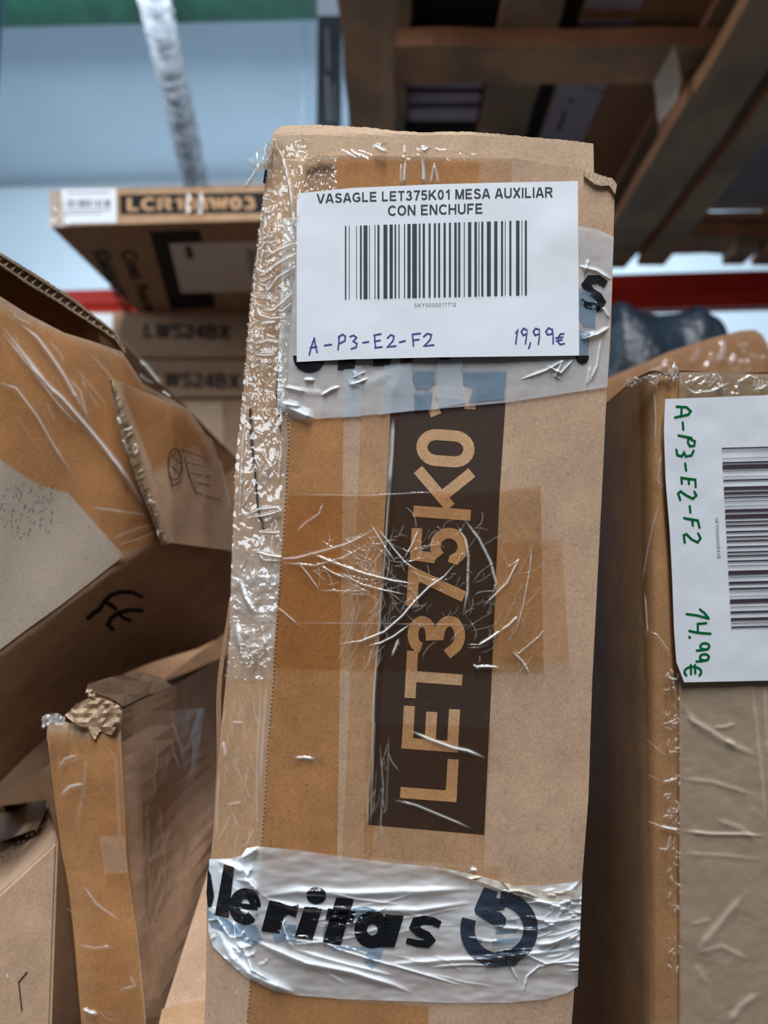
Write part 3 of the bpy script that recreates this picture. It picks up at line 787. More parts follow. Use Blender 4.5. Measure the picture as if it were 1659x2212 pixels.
# rear flap standing above the front edge, corrugated slab
def slab(name, top, bot, surf, off, thick, mat, parent, step=8, jag=0.0, bulge=None):
    def res(pl, s):
        p = np.array(pl, float); L = np.r_[0, np.cumsum(np.linalg.norm(p[1:] - p[:-1], axis=1))]; L /= L[-1]
        return np.stack([np.interp(s, L, p[:, 0]), np.interp(s, L, p[:, 1])], -1)
    T = np.array(top, float); B = np.array(bot, float)
    wid = max(np.linalg.norm(T[1:] - T[:-1], axis=1).sum(), np.linalg.norm(B[1:] - B[:-1], axis=1).sum())
    hei = max(np.linalg.norm(T[0] - B[0]), np.linalg.norm(T[-1] - B[-1]))
    nc = max(3, int(wid / step)); nr = max(3, int(hei / step))
    s = np.linspace(0, 1, nc); tt = res(top, s); bb = res(bot, s)
    if jag: tt[:, 1] += np.array([random.uniform(-jag, jag) for _ in s])
    t = np.linspace(0, 1, nr)[:, None, None]
    G = tt[None] * (1 - t) + bb[None] * t
    X = G[..., 0].ravel(); Y = G[..., 1].ravel()
    b = bulge(X, Y) if bulge else 0.0
    A = surf(X, Y, off + b); Bk = surf(X, Y, off - thick + b)
    n = len(X); f = gridfaces(nr, nc); Fc = [tuple(q) for q in f] + [tuple(q[::-1] + n) for q in f]
    per = list(range(nc)) + [nc * r + nc - 1 for r in range(1, nr)] + [nc * (nr - 1) + k for k in range(nc - 2, -1, -1)] + [nc * r for r in range(nr - 2, 0, -1)]
    for i in range(len(per)):
        a = per[i]; c_ = per[(i + 1) % len(per)]
        Fc.append((a, a + n, c_ + n, c_))
    return mk(name, np.r_[A, Bk], Fc, mat, parent)
def Sflat(px, py, off=0.0):
    px = np.asarray(px, float); py = np.asarray(py, float)
    t = np.clip((665 - px) / 80.0, 0, 1.2)
    return P(px, py, base_depth(px, py) + 0.012 * t ** 1.4 - np.asarray(off))
flap = slab('flap', [(590, 286), (600, 276), (612, 272), (679, 269), (790, 275), (860, 283), (914, 286), (1000, 284), (1076, 289), (1133, 295), (1177, 299), (1237, 304), (1282, 311)],
     [(570, 420), (700, 420), (900, 430), (1100, 430), (1284, 430)], Sflat, -0.0035, 0.003, M['kraft_pale'], box, step=6, jag=0.9,
     bulge=lambda X, Y: -0.002 * np.clip((290 - Y) / 20.0, 0, 1))
lab(flap, 'pale raw inner flap standing above the front edge')
# torn lip at the right corner
slab('torn_lip', [(1262, 360), (1285, 374), (1307, 381), (1322, 385), (1333, 398)], [(1262, 380), (1285, 398), (1300, 402), (1316, 400), (1329, 420)], S, 0.0016, 0.0012, M['edge'], box, step=4, jag=1.2)
slab('torn_lip', [(660, 348), (690, 334), (720, 338)], [(662, 356), (690, 346), (716, 345)], S, 0.003, 0.001, M['edge'], box, step=4)

# printed panel + lettering
pp = decal('printed_panel', poly([(795, 1781), (1046, 1803), (1063, 1444), (1079, 1068), (1092, 870), (1096, 800), (850, 800), (843, 899), (828, 1180), (814, 1422)]), S, 0.00012, M['print_brown'], box, sub=40)
def glyph(org, wid, hgt, strokes, w):
    """letter frame: u along reading direction (up the box), v from baseline (right) to cap line (left)"""
    ru = np.array([0.056, -1.0]); rv = np.array([-1.0, -0.075])
    out = []
    for pts in strokes:
        p = [np.array(org) + ru * (q[0] * wid) + rv * (q[1] * hgt) for q in pts]
        out.append(stroke(p, w))
    return out
sw = 24.0
def ar(cx, cy, rx, ry, a0, a1, n=16): return arc(cx, cy, rx, ry, a0, a1, n)
L_ = []
L_ += glyph((986, 1733), 92, 122, [[(.13, 0.0), (.13, 1.0)], [(0.13, .10), (1, .10)]], sw)
L_ += glyph((989, 1626), 93, 122, [[(.13, 0), (.13, 1)], [(.13, .10), (1, .10)], [(.13, .5), (.9, .5)], [(.13, .90), (1, .90)]], sw)
L_ += glyph((996, 1516), 102, 122, [[(.46, 0), (.46, .95)], [(0, .905), (1, .905)]], sw)
L_ += glyph((1003, 1418), 84, 126, [[(.02, .30)] + ar(.50, .275, .38, .18, 185, 450, 14)[1:] + ar(.48, .745, .34, .155, -90, 180, 14) ], sw - 1)
L_ += glyph((1001, 1318), 80, 124, [[(0, .90), (.9, .90), (.36, 0)]], sw)
L_ += glyph((1009, 1221), 78, 124, [[(.92, .905), (.17, .905), (.13, .56)], [(.02, .25)] + ar(.48, .33, .37, .24, 205, 500, 18)], sw - 1)
L_ += glyph((1016, 1127), 106, 124, [[(.13, 0), (.13, 1)], [(.98, .96), (.26, .36)], [(.42, .56), (1.0, .02)]], sw)
L_ += glyph((1022, 1013), 80, 124, [[(.15, .5)] + ar(.5, .66, .35, .25, 180, 0, 12) + ar(.5, .34, .35, .25, 0, -180, 12) + [(.15, .5)]], sw)
L_ += glyph((1025, 905), 80, 122, [[(.66, 0), (.66, 1)], [(.66, .88), (.02, .68)], [(.25, .09), (1, .09)]], sw)
decal('lettering', merge(L_), S, 0.00022, M['letter_kraft'], pp, sub=40)

# perforated crease of dots along the corner edge
dots = []
for y in np.arange(905, 2212, 9.0):
    if 1845 < y < 2110: continue
    x = float(interp(PERF, y)) + 3
    dots.append(poly([(x - 2, y - 2.6), (x + 2.2, y - 1.6), (x + 1.6, y + 2.4), (x - 2, y + 2)]))
pd = decal('perforation', merge(dots), S, 0.0006, M['edge'], box)

# ---- clear tape strips on the front
def pef(y, d=0): return (float(interp(PERF, y)) + d, y)
cl_long = rand_creases(26, (830, 1500, 860, 1850), 93, 3, (60, 240), (0.9, 1.8), (0.00010, 0.00025), (0.25, 0.7), 0.08)
cl_long += rand_creases(10, (790, 1650, 830, 1880), 90, 4, (60, 160), (1.0, 2.0), (0.00010, 0.00025), (0.2, 0.5), 0.05)
NOZ = None
sheet('clear_tape', [(628, 905), (742, 900)], [pef(1855, 4), (728, 1880)], 5, S, 0.0004, M['film_warm'], box)
sheet('clear_tape', [(780, 895), (862, 892)], [(738, 1880), (800, 1895)], 3, S, 0.00045, M['film_soft'], box,
      cl=[([(851, 905), (846, 1000), (838, 1100), (826, 1260), (808, 1500), (800, 1800)], 1.9, 0.0006, 0.9), ([(850, 900), (847, 980), (841, 1060)], 2.6, 0.0010, 1.3),
          ([(845, 905), (840, 1000), (833, 1100)], 1.2, 0.0002, 0.5)] + cl_long)
sheet('clear_tape', [(622, 1067), (1082, 1060), (1168, 1048)], [(588, 1442), (1060, 1452), (1175, 1450)], 1.5, S, 0.0007, M['film_deep'], box,
      cl=[([(574, 1210), (640, 1206), (700, 1190), (750, 1175), (790, 1155), (820, 1135)], 3.0, 0.0007, 0.55),
          ([(600, 1215), (680, 1222), (740, 1205), (790, 1178)], 2.4, 0.0005, 0.5),
          ([(660, 1190), (720, 1215), (790, 1240), (850, 1255), (900, 1262)], 2.2, 0.0009, 1.3),
          ([(815, 1140), (850, 1185), (875, 1215), (905, 1235)], 1.6, 0.0007, 1.2),
          ([(800, 1130), (830, 1180), (855, 1215)], 1.4, 0.0005, 1.0),
          ([(690, 1220), (720, 1238), (750, 1250)], 1.6, 0.0007, 1.2),
          ([(730, 1235), (780, 1262), (830, 1275), (880, 1285)], 1.6, 0.0006, 1.0),
          ([(990, 1210), (960, 1245), (925, 1270), (895, 1300), (870, 1330), (830, 1365), (780, 1385), (725, 1392)], 2.0, 0.0010, 1.4),
          ([(888, 1347), (850, 1375), (820, 1390), (792, 1395)], 1.8, 0.0008, 1.4),
          ([(985, 1130), (1005, 1165), (1012, 1200), (1010, 1280), (1000, 1330)], 2.2, 0.0008, 0.8),
          ([(1000, 1118), (1035, 1165), (1060, 1215), (1072, 1260), (1062, 1295)], 2.6, 0.0008, 0.8),
          ([(1090, 1230), (1120, 1210), (1095, 1260), (1042, 1312)], 1.8, 0.0007, 1.0),
          ([(1085, 1360), (1060, 1378), (1030, 1396)], 2.6, 0.0011, 1.6),
          ([(1120, 1330), (1100, 1350), (1080, 1364)], 3.0, 0.0008, 0.9),
          ([(1150, 1160), (1145, 1230), (1130, 1310), (1110, 1380)], 1.8, 0.0005, 0.55),
          ([(1187, 1345), (1165, 1375), (1120, 1412), (1105, 1395)], 1.6, 0.0005, 0.7),
          ([(1025, 1440), (1055, 1440), (1080, 1442)], 2.6, 0.0009, 1.3), ([(1022, 1435), (1035, 1446)], 2.0, 0.0009, 1.2),
          ([(1105, 1405), (1130, 1430), (1146, 1458)], 1.8, 0.0007, 1.0),
          ([(905, 1140), (893, 1172), (872, 1208)], 1.4, 0.0006, 1.1),
          ([(846, 1420), (862, 1378)], 2.2, 0.0007, 1.0),
          ([(640, 1210), (665, 1240), (690, 1275)], 1.6, 0.0006, 0.8), ([(560, 1290), (610, 1320), (650, 1355)], 1.6, 0.0006, 0.8),
          ([(700, 1082), (690, 1110), (660, 1130), (640, 1150)], 2.4, 0.0006, 0.35), ([(615, 1345), (800, 1347), (1060, 1350)], 1.0, 0.0002, 0.4),
          ([(690, 1275), (760, 1277), (800, 1274)], 1.2, 0.0003, 0.7), ([(600, 1068), (800, 1070), (1170, 1050)], 1.2, 0.0002, 0.5)]
      + rand_creases(70, (650, 1150, 900, 1290), 25, 28, (20, 80), (0.7, 1.1), (0.0002, 0.0005), (0.15, 0.6), 0.5)
      + rand_creases(50, (760, 1130, 850, 1420), 100, 14, (25, 120), (0.7, 1.0), (0.0002, 0.0004), (0.15, 0.55), 0.2)
      + rand_creases(75, (840, 1140, 1070, 1430), -35, 45, (15, 60), (0.7, 1.1), (0.0002, 0.0004), (0.12, 0.5), 0.8)
      + rand_creases(26, (1070, 1140, 1190, 1420), 110, 20, (20, 90), (0.7, 1.1), (0.0002, 0.0004), (0.1, 0.4), 0.4))
sheet('clear_tape', [(1066, 1165), (1215, 1166)], [(1056, 1430), (1230, 1432)], 8, S, 0.0009, M['film_soft'], box)
sheet('clear_tape', [(790, 1560), (1060, 1570)], [(785, 1850), (1045, 1870)], 2.5, S, 0.00045, M['film_soft'], box,
      cl=[([(885, 1578), (930, 1598), (980, 1616), (1010, 1622), (1050, 1638)], 3.2, 0.0010, 1.6),
          ([(848, 1727), (900, 1740), (960, 1765), (1020, 1790)], 2.2, 0.0007, 1.0),
          ([(820, 1600), (828, 1700), (822, 1780), (830, 1840)], 1.5, 0.0004, 0.5), ([(812, 1500), (808, 1600), (800, 1790)], 1.2, 0.0003, 0.5),
          ([(770, 1830), (790, 1852), (800, 1830)], 1.5, 0.0003, 0.5), ([(840, 1590), (836, 1700), (834, 1780)], 1.2, 0.0003, 0.4)] + rand_creases(14, (800, 1570, 840, 1800), 90, 10, (15, 60), (0.9, 1.4), (0.0002, 0.0004), (0.2, 0.6), 0.3))
sheet('clear_tape', [(800, 1868), (1080, 1872)], [(800, 1890), (1080, 1898)], 2.5, S, 0.0005, M['film_soft'], box,
      cl=[([(940, 1830), (980, 1860), (1012, 1878)], 1.8, 0.0006, 0.8), ([(1015, 1878), (1032, 1880)], 4, 0.0012, 2.0)])
sheet('clear_tape', [(630, 1630), (700, 1632)], [(630, 1650), (700, 1652)], 2, S, 0.0006, M['film_loose'], box, cl=[([(636, 1637), (655, 1636), (680, 1639)], 2.4, 0.0008, 1.7)])
sheet('clear_tape', [pef(2120, 5), (740, 2160), (925, 2172)], [(525, 2260), (735, 2260), (925, 2262)], 6, S, 0.0004, M['film_warm'], box)
sheet('clear_tape', [(660, 350), (728, 340)], [(652, 440), (728, 440)], 2, S, 0.0008, M['film_shine'], box,
      nz=lambda X, Y: (noise2(X, Y, 22, 5) * 0.0009, np.clip(noise2(X, Y, 16, 6) * 0.6, 0, .5)))
sheet('clear_tape', [(728, 338), (1035, 344)], [(728, 440), (1035, 440)], 2.2, S, 0.0005, M['film_warm'], box,
      cl=[([(876, 345), (872, 400)], 2.4, 0.0010, 1.6), ([(866, 355), (866, 400)], 1.6, 0.0008, 1.0), ([(914, 330), (917, 400)], 3.0, 0.0010, 1.6),
          ([(938, 352), (930, 400)], 2.0, 0.0008, 1.1), ([(938, 352), (948, 400)], 2.0, 0.0008, 1.1)])
sheet('clear_tape', [(1035, 344), (1105, 345)], [(1035, 440), (1105, 440)], 8, S, 0.0005, M['film_soft'], box)
# band of tape over the flap foot
sheet('clear_tape', [(690, 318), (800, 308), (900, 312), (1052, 336)], [(680, 350), (800, 345), (900, 346), (1056, 348)], 2, S, 0.0022, M['film_loose'], box,
      cl=[([(805, 312), (820, 322), (838, 330)], 5, 0.002, 1.4), ([(820, 312), (838, 306)], 4, 0.0012, 1.2), ([(908, 318), (918, 326), (926, 316)], 4, 0.002, 1.5), ([(872, 316), (878, 334)], 2.5, 0.001, 1.0)]
      + rand_creases(20, (700, 315, 1040, 345), 10, 20, (20, 60), (1.2, 2.5), (0.0002, 0.0006), (0.1, 0.5)))

# ---- crumpled film down the crushed corner
def seg_sheet(y0, y1, l0, l1, r0, r1, mat, base, cl, nzs, n=20, step=1.8, name='corner_film'):
    ys = np.linspace(y0, y1, n)
    # rows run along the corner: use top=left border reversed into a tall sheet
    left = [(float(interp(SIL, y)) + l0 + (l1 - l0) * k / (n - 1), y) for k, y in enumerate(ys)]
    right = [(float(interp(PERF, y)) + r0 + (r1 - r0) * k / (n - 1), y) for k, y in enumerate(ys)]
    return sheet(name, left, right, step, S, base, mat, box, cl=cl, nz=nzs)
seg_sheet(300, 905, -3, -3, 2, 2, M['film_shine'], 0.0016,
      [([(570, 560), (600, 540), (640, 525)], 4, 0.002, 1.0), ([(560, 600), (600, 570), (645, 545)], 5, 0.003, 1.0), ([(570, 640), (600, 600), (640, 575)], 4, 0.002, 1.0),
       ([(553, 655), (560, 680), (585, 688), (620, 686)], 3, 0.002, 1.0), ([(560, 670), (590, 670), (615, 650), (640, 625)], 3.5, 0.002, 1.1), ([(592, 668), (610, 672), (640, 648)], 3, 0.0015, 1.0),
       ([(560, 700), (600, 695)], 4, 0.002, 1.1), ([(550, 745), (580, 735), (610, 742)], 4, 0.002, 0.8), ([(545, 765), (570, 768), (600, 766)], 2.5, 0.002, 1.0),
       ([(590, 300), (610, 340), (625, 400), (632, 450), (636, 520)], 2.2, 0.002, 1.2), ([(575, 430), (570, 520), (560, 600)], 3, 0.0015, 0.8)]
      + rand_creases(75, (540, 420, 600, 800), 150, 40, (8, 30), (1.4, 3.4), (0.0006, 0.0018), (0.4, 1.3), 1.4)
      + rand_creases(26, (525, 780, 600, 880), 120, 45, (8, 30), (1.2, 2.6), (0.0005, 0.0012), (0.2, 0.8), 1.2),
      lambda X, Y: (noise2(X, Y, 60, 21) * 0.0012, np.clip(noise2(X, Y, 60, 22) * 0.3, 0, 0.2)), step=1.7)
seg_sheet(900, 1260, -2, -2, 2, 2, M['film_loose'], 0.0014,
      [([(525, 1118), (560, 1100), (600, 1096), (606, 1104), (580, 1112), (530, 1120)], 2.2, 0.002, 1.5), ([(550, 1190), (580, 1200), (625, 1206)], 3, 0.002, 1.5), ([(552, 1188), (570, 1210), (610, 1212)], 2.4, 0.0015, 1.3),
       ([(560, 1150), (605, 1151)], 2.4, 0.0012, 1.0), ([(590, 1155), (586, 1180), (592, 1205)], 2.4, 0.0012, 0.8), ([(575, 990), (585, 1010), (570, 1018)], 3, 0.0015, 1.0),
       ([(530, 910), (524, 960), (520, 1060), (516, 1120)], 2.2, 0.0012, 0.8), ([(548, 930), (565, 938), (570, 945)], 2, 0.001, 1.1),
       ([(545, 1055), (525, 1095)], 3, 0.0012, 0.7), ([(608, 960), (602, 1040)], 2.4, 0.001, 0.7)]
      + rand_creases(36, (520, 900, 610, 1240), 95, 20, (16, 80), (1.0, 2.4), (0.0003, 0.0008), (0.1, 0.45), 0.4),
      lambda X, Y: (noise2(X, Y, 60, 31) * 0.0008, np.clip((Y - 1150) / 250.0, 0, 0.35)), step=1.8)
seg_sheet(1240, 1470, -2, -3, 2, -2, M['film_loose'], 0.0016,
      [([(518, 1250), (530, 1290), (548, 1320), (560, 1322)], 5, 0.002, 1.4), ([(513, 1340), (515, 1370), (520, 1400)], 7, 0.002, 1.3), ([(565, 1375), (575, 1395)], 5, 0.002, 1.2), ([(562, 1340), (575, 1400), (590, 1425)], 2, 0.0012, 0.8)]
      + rand_creases(40, (512, 1390, 565, 1440), 20, 60, (8, 24), (1.6, 3.5), (0.0008, 0.0016), (0.5, 1.2), 1.4),
      lambda X, Y: (noise2(X, Y, 50, 41) * 0.001, 0.32 * np.clip((1440 - Y) / 60, 0, 1) * np.clip(1 + 0.6 * noise2(X, Y, 60, 42), 0, 2)), step=1.8)
seg_sheet(1465, 1860, -1, -1, 0, 0, M['film_soft'], 0.0010,
      [([(566, 1470), (560, 1560), (556, 1640), (555, 1720), (556, 1830)], 2.6, 0.0010, 0.45), ([(576, 1470), (572, 1540), (566, 1640), (562, 1720)], 4, 0.0010, 0.45),
       ([(480, 1600), (486, 1625), (484, 1640)], 4, 0.001, 0.7), ([(500, 1560), (525, 1561)], 2, 0.0008, 0.9), ([(490, 1738), (523, 1733)], 1.6, 0.0006, 0.8),
       ([(475, 1660), (470, 1720), (468, 1820)], 2.6, 0.0008, 0.5), ([(508, 1455), (535, 1462)], 3, 0.001, 0.9), ([(548, 1790), (530, 1830)], 2, 0.0008, 0.5)]
      + rand_creases(30, (480, 1480, 560, 1840), 92, 12, (20, 90), (1.0, 2.2), (0.0002, 0.0006), (0.1, 0.45), 0.3), None, step=2.4)
# dark splits in the crushed corner
M['slit'] = plain('split_shadow_board', (0.05, 0.032, 0.02, 1), 0.9, 0.1)
def slit(pts, wds, parent=box):
    v, f = stroke(pts, wds)
    return decal('split', (v, f), S, 0.0007, M['slit'], parent)
slit([(540, 868), (541, 900), (543, 950), (549, 1000), (553, 1050), (558, 1099), (563, 1125), (572, 1150)], [2, 6, 7, 5, 5, 6, 7, 2])
slit([(618, 700), (612, 740), (604, 800), (600, 850), (602, 890), (606, 930)], [4, 9, 10, 9, 8, 2])
# second board edge bulging out behind the corner
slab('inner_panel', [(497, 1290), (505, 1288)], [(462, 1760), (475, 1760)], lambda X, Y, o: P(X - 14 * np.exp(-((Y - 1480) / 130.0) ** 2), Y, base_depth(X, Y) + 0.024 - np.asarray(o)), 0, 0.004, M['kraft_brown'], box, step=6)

# ---- upper white printed tape
def nz_up(X, Y):
    a = np.clip(noise2(X, Y, 120, 51), -1, 1) * 0.00025
    b = np.where(X < 640, 0.25 * np.clip((640 - X) / 40, 0, 1), 0.0)
    return a, b
cl_up = [([(600, 872), (640, 888), (680, 905)], 9, 0.0025, 1.0), ([(604, 868), (650, 878)], 5, 0.002, 0.9), ([(610, 835), (660, 846)], 4, 0.0012, 0.6),
         ([(1250, 575), (1290, 585), (1322, 605)], 4, 0.0012, 0.9), ([(1262, 590), (1272, 560)], 3, 0.001, 0.8), ([(1250, 735), (1292, 722), (1318, 706)], 4, 0.0015, 0.9), ([(1255, 725), (1290, 718)], 3, 0.001, 0.7),
         ([(1298, 730), (1290, 790), (1272, 830)], 2.4, 0.0010, 0.8), ([(1280, 652), (1305, 668), (1318, 690)], 3, 0.001, 0.8),
         ([(1120, 822), (1180, 800), (1215, 780), (1200, 812), (1220, 825)], 2.6, 0.0010, 0.9), ([(1180, 790), (1212, 806), (1240, 775)], 2.6, 0.001, 0.9), ([(1275, 790), (1268, 835)], 2, 0.0008, 0.7),
         ([(656, 820), (680, 821)], 3.4, 0.0012, 1.7), ([(692, 856), (715, 842), (735, 835)], 3.4, 0.0012, 1.8), ([(752, 832), (775, 826), (795, 817)], 3.2, 0.0012, 1.8), ([(760, 817), (790, 802)], 2.6, 0.001, 1.3),
         ([(760, 840), (860, 800), (840, 870)], 14, 0.0004, 0.3), ([(640, 845), (700, 850)], 8, 0.0005, 0.25)]
tu = sheet('printed_tape', [(612, 470), (640, 470), (900, 470), (1240, 486), (1290, 495), (1326, 512)], [(598, 880), (640, 904), (665, 906), (840, 893), (1090, 870), (1312, 836)], 2.2, S, 0.0010, M['tape_white_up'], box, cl=cl_up, nz=nz_up)
lab(tu, 'upper white tape with black lettering, mostly under the price label')
def ST(off0, creases, nz):
    def f(px, py, off=0.0):
        h, _ = crease_field(px, py, creases)
        a = nz(px, py)[0] if nz else 0
        return S(px, py, off0 + h + a + off)
    return f
Sup = ST(0.0010, cl_up, nz_up)
up = []
up.append(stroke([(1309, 614), (1293, 603), (1275, 603), (1266, 615), (1276, 630), (1292, 640), (1299, 652), (1290, 663), (1270, 660), (1253, 650)], [15, 17, 18, 18, 18, 18, 18, 17, 15, 12]))
up.append(poly(arc(668, 768, 35, 36, 0, 180, 18)))
up.append(poly([(732, 765), (768, 765), (766, 796), (729, 798)])); up.append(poly([(808, 765), (845, 765), (842, 788), (805, 790)])); up.append(poly([(866, 765), (892, 765), (890, 783), (865, 785)]))
up.append(poly(arc(960, 752, 22, 26, 10, 170, 12)))
up.append(poly([(1244, 768), (1272, 768), (1272, 775), (1266, 783), (1258, 786), (1250, 783), (1245, 776)]))
decal('lettering', merge(up), Sup, 0.0004, M['tape_black'], tu, sub=4)
gh = [poly([(1251, 620), (1290, 640), (1286, 706), (1262, 704), (1251, 690)]), poly([(1251, 712), (1276, 718), (1270, 768), (1251, 768)]),
      poly([(893, 800), (938, 800), (940, 826), (925, 842), (900, 838), (890, 818)]), poly([(1000, 802), (1094, 802), (1088, 862), (1012, 868), (1022, 838), (1000, 828)]), poly([(893, 850), (935, 845), (930, 884), (896, 886)])]
M['ghost_w'] = film('tape_second_layer_print', (0.80, 0.88, 0.97), gloss=0.02, bstr=0.1, milkcol=(0.22, 0.33, 0.42), basemilk=0.5, milkamt=0)
M['white_w'] = film('tape_second_layer', (0.95, 0.97, 1.0), gloss=0.02, bstr=0.1, milkcol=(0.70, 0.78, 0.84), basemilk=0.34, milkamt=0)
decal('faded_lettering', merge(gh), Sup, 0.0004, M['ghost_w'], tu, sub=10)
decal('under_layer', merge([poly([(830, 778), (890, 778), (888, 800), (893, 842), (905, 884), (820, 896), (828, 850)]), poly([(945, 776), (1000, 776), (996, 804), (1008, 870), (945, 882)]), poly([(744, 790), (782, 790), (780, 900), (738, 902)])]), Sup, 0.00035, M['white_w'], tu, sub=10)

# ---- lower white printed tape
def nz_lo(X, Y):
    a = noise2(X, Y * 2.2, 170, 61) * 0.0005
    b = np.zeros_like(X)
    e = interp(PERF, Y)
    b = np.maximum(b, np.clip((e + 12 - X) / 30.0, 0, 1) * 0.85)         # loose over the crushed corner
    mid = np.clip(1 - np.abs(Y - (1960 + (X - 560) * 0.03)) / 75.0, 0, 1) * 0.42   # the doubled layer
    b = np.maximum(b, mid)
    b = np.maximum(b, np.clip((X - 1100) / 150, 0, 1) * 0.5 * (Y < 2080))
    return a, b
cl_lo = [([(560, 1938), (640, 1925), (760, 1930), (900, 1925), (1020, 1920)], 9, 0.0014, 1.0), ([(560, 1925), (580, 1945), (640, 1960), (700, 1965), (900, 1966), (1020, 1950)], 7, 0.0012, 0.8),
         ([(470, 1860), (520, 1880), (545, 1920), (560, 1932)], 7, 0.002, 1.0), ([(515, 1858), (545, 1840), (558, 1828)], 8, 0.003, 1.0), ([(520, 1870), (535, 1890), (545, 1870)], 5, 0.002, 0.9), ([(510, 1900), (540, 1905), (560, 1930)], 5, 0.002, 1.0),
         ([(620, 1985), (610, 1995), (622, 2030), (635, 2052)], 3.4, 0.0014, 1.0), ([(622, 2030), (640, 2040), (700, 2035), (730, 2050), (800, 2072), (900, 2100), (1000, 2130)], 3, 0.0012, 0.9),
         ([(540, 2028), (600, 2055), (660, 2080), (760, 2100), (850, 2128), (890, 2145)], 8, 0.0022, 1.0), ([(640, 2052), (720, 2075), (800, 2095), (850, 2108)], 5, 0.0014, 1.0),
         ([(470, 2010), (500, 2070), (550, 2110), (600, 2130), (640, 2148)], 10, 0.0025, 1.0), ([(500, 2020), (530, 2060), (545, 2095), (590, 2120)], 4, 0.0015, 1.0),
         ([(820, 2085), (930, 2076), (1050, 2072), (1150, 2060), (1245, 2050)], 6, 0.0012, 0.8), ([(925, 2090), (1000, 2084), (1090, 2085)], 3, 0.0008, 0.6),
         ([(1050, 2000), (1150, 2010), (1250, 1985)], 5, 0.0010, 0.7), ([(1160, 1985), (1200, 1992), (1252, 1975)], 4, 0.0010, 0.8), ([(1150, 2040), (1200, 2035), (1250, 2020)], 6, 0.0014, 0.9), ([(1130, 2060), (1180, 2082), (1248, 2076)], 3, 0.001, 0.8),
         ([(1180, 1960), (1215, 1965), (1252, 1950)], 5, 0.0012, 0.8), ([(1095, 2070), (1120, 2120)], 2, 0.0008, 0.7), ([(1172, 2080), (1138, 2110), (1132, 2140)], 2.4, 0.001, 0.9),
         ([(1050, 1915), (1120, 1930), (1180, 1950), (1254, 1945)], 6, 0.0016, 0.9), ([(440, 1990), (470, 1985), (490, 2015), (500, 2030)], 4, 0.0015, 0.8),
         ([(690, 1982), (740, 1985), (764, 1992), (740, 1997), (690, 1995)], 2.4, 0.001, 1.0), ([(830, 1968), (720, 1984), (660, 1990)], 2, 0.0006, 0.4)] \
        + rand_creases(18, (450, 1990, 560, 2100), 60, 60, (20, 60), (2.5, 5), (0.0005, 0.0012), (0.4, 1.0), 1.0) + rand_creases(8, (450, 1860, 560, 1990), 75, 30, (20, 60), (2.5, 5), (0.0003, 0.0006), (0.4, 1.0), 0.6) \
        + rand_creases(30, (1130, 1930, 1250, 2100), -8, 14, (40, 120), (1.8, 4), (0.0004, 0.0010), (0.3, 0.8), 0.3) \
        + rand_creases(20, (560, 1930, 1100, 2100), 3, 8, (80, 240), (2, 4), (0.0002, 0.0006), (0.2, 0.6), 0.1)
tl = sheet('printed_tape', [(452, 1856), (500, 1854), (522, 1848), (532, 1832), (556, 1828), (640, 1836), (725, 1848), (860, 1866), (945, 1872), (1040, 1900), (1100, 1914), (1180, 1912), (1258, 1903)],
           [(450, 2010), (460, 2045), (490, 2075), (530, 2110), (590, 2140), (640, 2150), (740, 2158), (960, 2166), (1100, 2166), (1180, 2158), (1225, 2145), (1248, 2130)], 1.9, S, 0.0012, M['tape_white'], box, cl=cl_lo, nz=nz_lo)
lab(tl, 'lower white tape with black lettering and a round arrow mark')
Slo = ST(0.0012, cl_lo, nz_lo)
def c4(pts): return [(430 + x / 3.95, 1800 + y / 3.95) for x, y in pts]
def c5(pts): return [(830 + x / 3.687, 1800 + y / 3.687) for x, y in pts]
lo = [poly([(484, 1867), (505, 1873), (493, 1983), (464, 1977)]),
      stroke(arc(529, 1958, 23, 28, 48, 362, 24), 23), poly([(512, 1950), (555, 1955), (556, 1966), (512, 1962)]),
      poly(c4([(600, 572), (690, 590), (740, 612), (720, 720), (685, 850), (530, 835)])), poly(c4([(735, 612), (790, 625), (850, 608), (825, 715), (760, 692), (715, 715)])),
      poly(c4(arc(1000, 530, 85, 72, 0, 345, 24))), poly(c4([(900, 625), (1050, 635), (965, 908), (815, 885)])),
      poly(c4([(1170, 550), (1322, 560), (1290, 660), (1205, 955), (1055, 925), (1110, 740)])), poly(c4([(1100, 640), (1338, 665), (1315, 765), (1078, 735)])),
      stroke(c4(arc(1478, 822, 100, 104, 0, 360, 26)), 27), poly(c5([(10, 645), (155, 655), (80, 905), (-95, 905)])),
      stroke([(951, 1997), (936, 1990), (916, 1987), (900, 1991), (895, 2003), (906, 2014), (922, 2021), (930, 2031), (922, 2039), (902, 2038), (878, 2032)], [15, 17, 19, 20, 20, 19, 19, 18, 16, 15, 13]),
      poly([(449, 1876), (455, 1890), (459, 1915), (462, 1935), (456, 1958), (449, 1960), (446, 1930)])]
decal('lettering', merge(lo), Slo, 0.0005, M['tape_black'], tl, sub=3.5)
lg = [stroke(c5(arc(915, 740, 252, 252, 205, -5 + 0, 3)), 1) if False else stroke(c5(arc(915, 760, 252, 250, 198, 92, 14)), 31), stroke(c5(arc(915, 760, 252, 240, 95, -88, 26)), 31),
      poly(c5([(795, 428), (905, 468), (888, 515), (960, 520), (960, 600), (780, 640), (716, 610), (735, 560)])), poly(c5([(716, 600), (930, 630), (972, 680), (970, 720), (935, 750), (895, 745), (730, 640)])),
      poly(c5([(948, 930), (1090, 930), (1070, 1010), (1055, 1042), (1010, 1060), (965, 1045), (946, 1000)]))]
lo_ = decal('logo', merge(lg), Slo, 0.0005, M['tape_slate'], tl, sub=3.5)
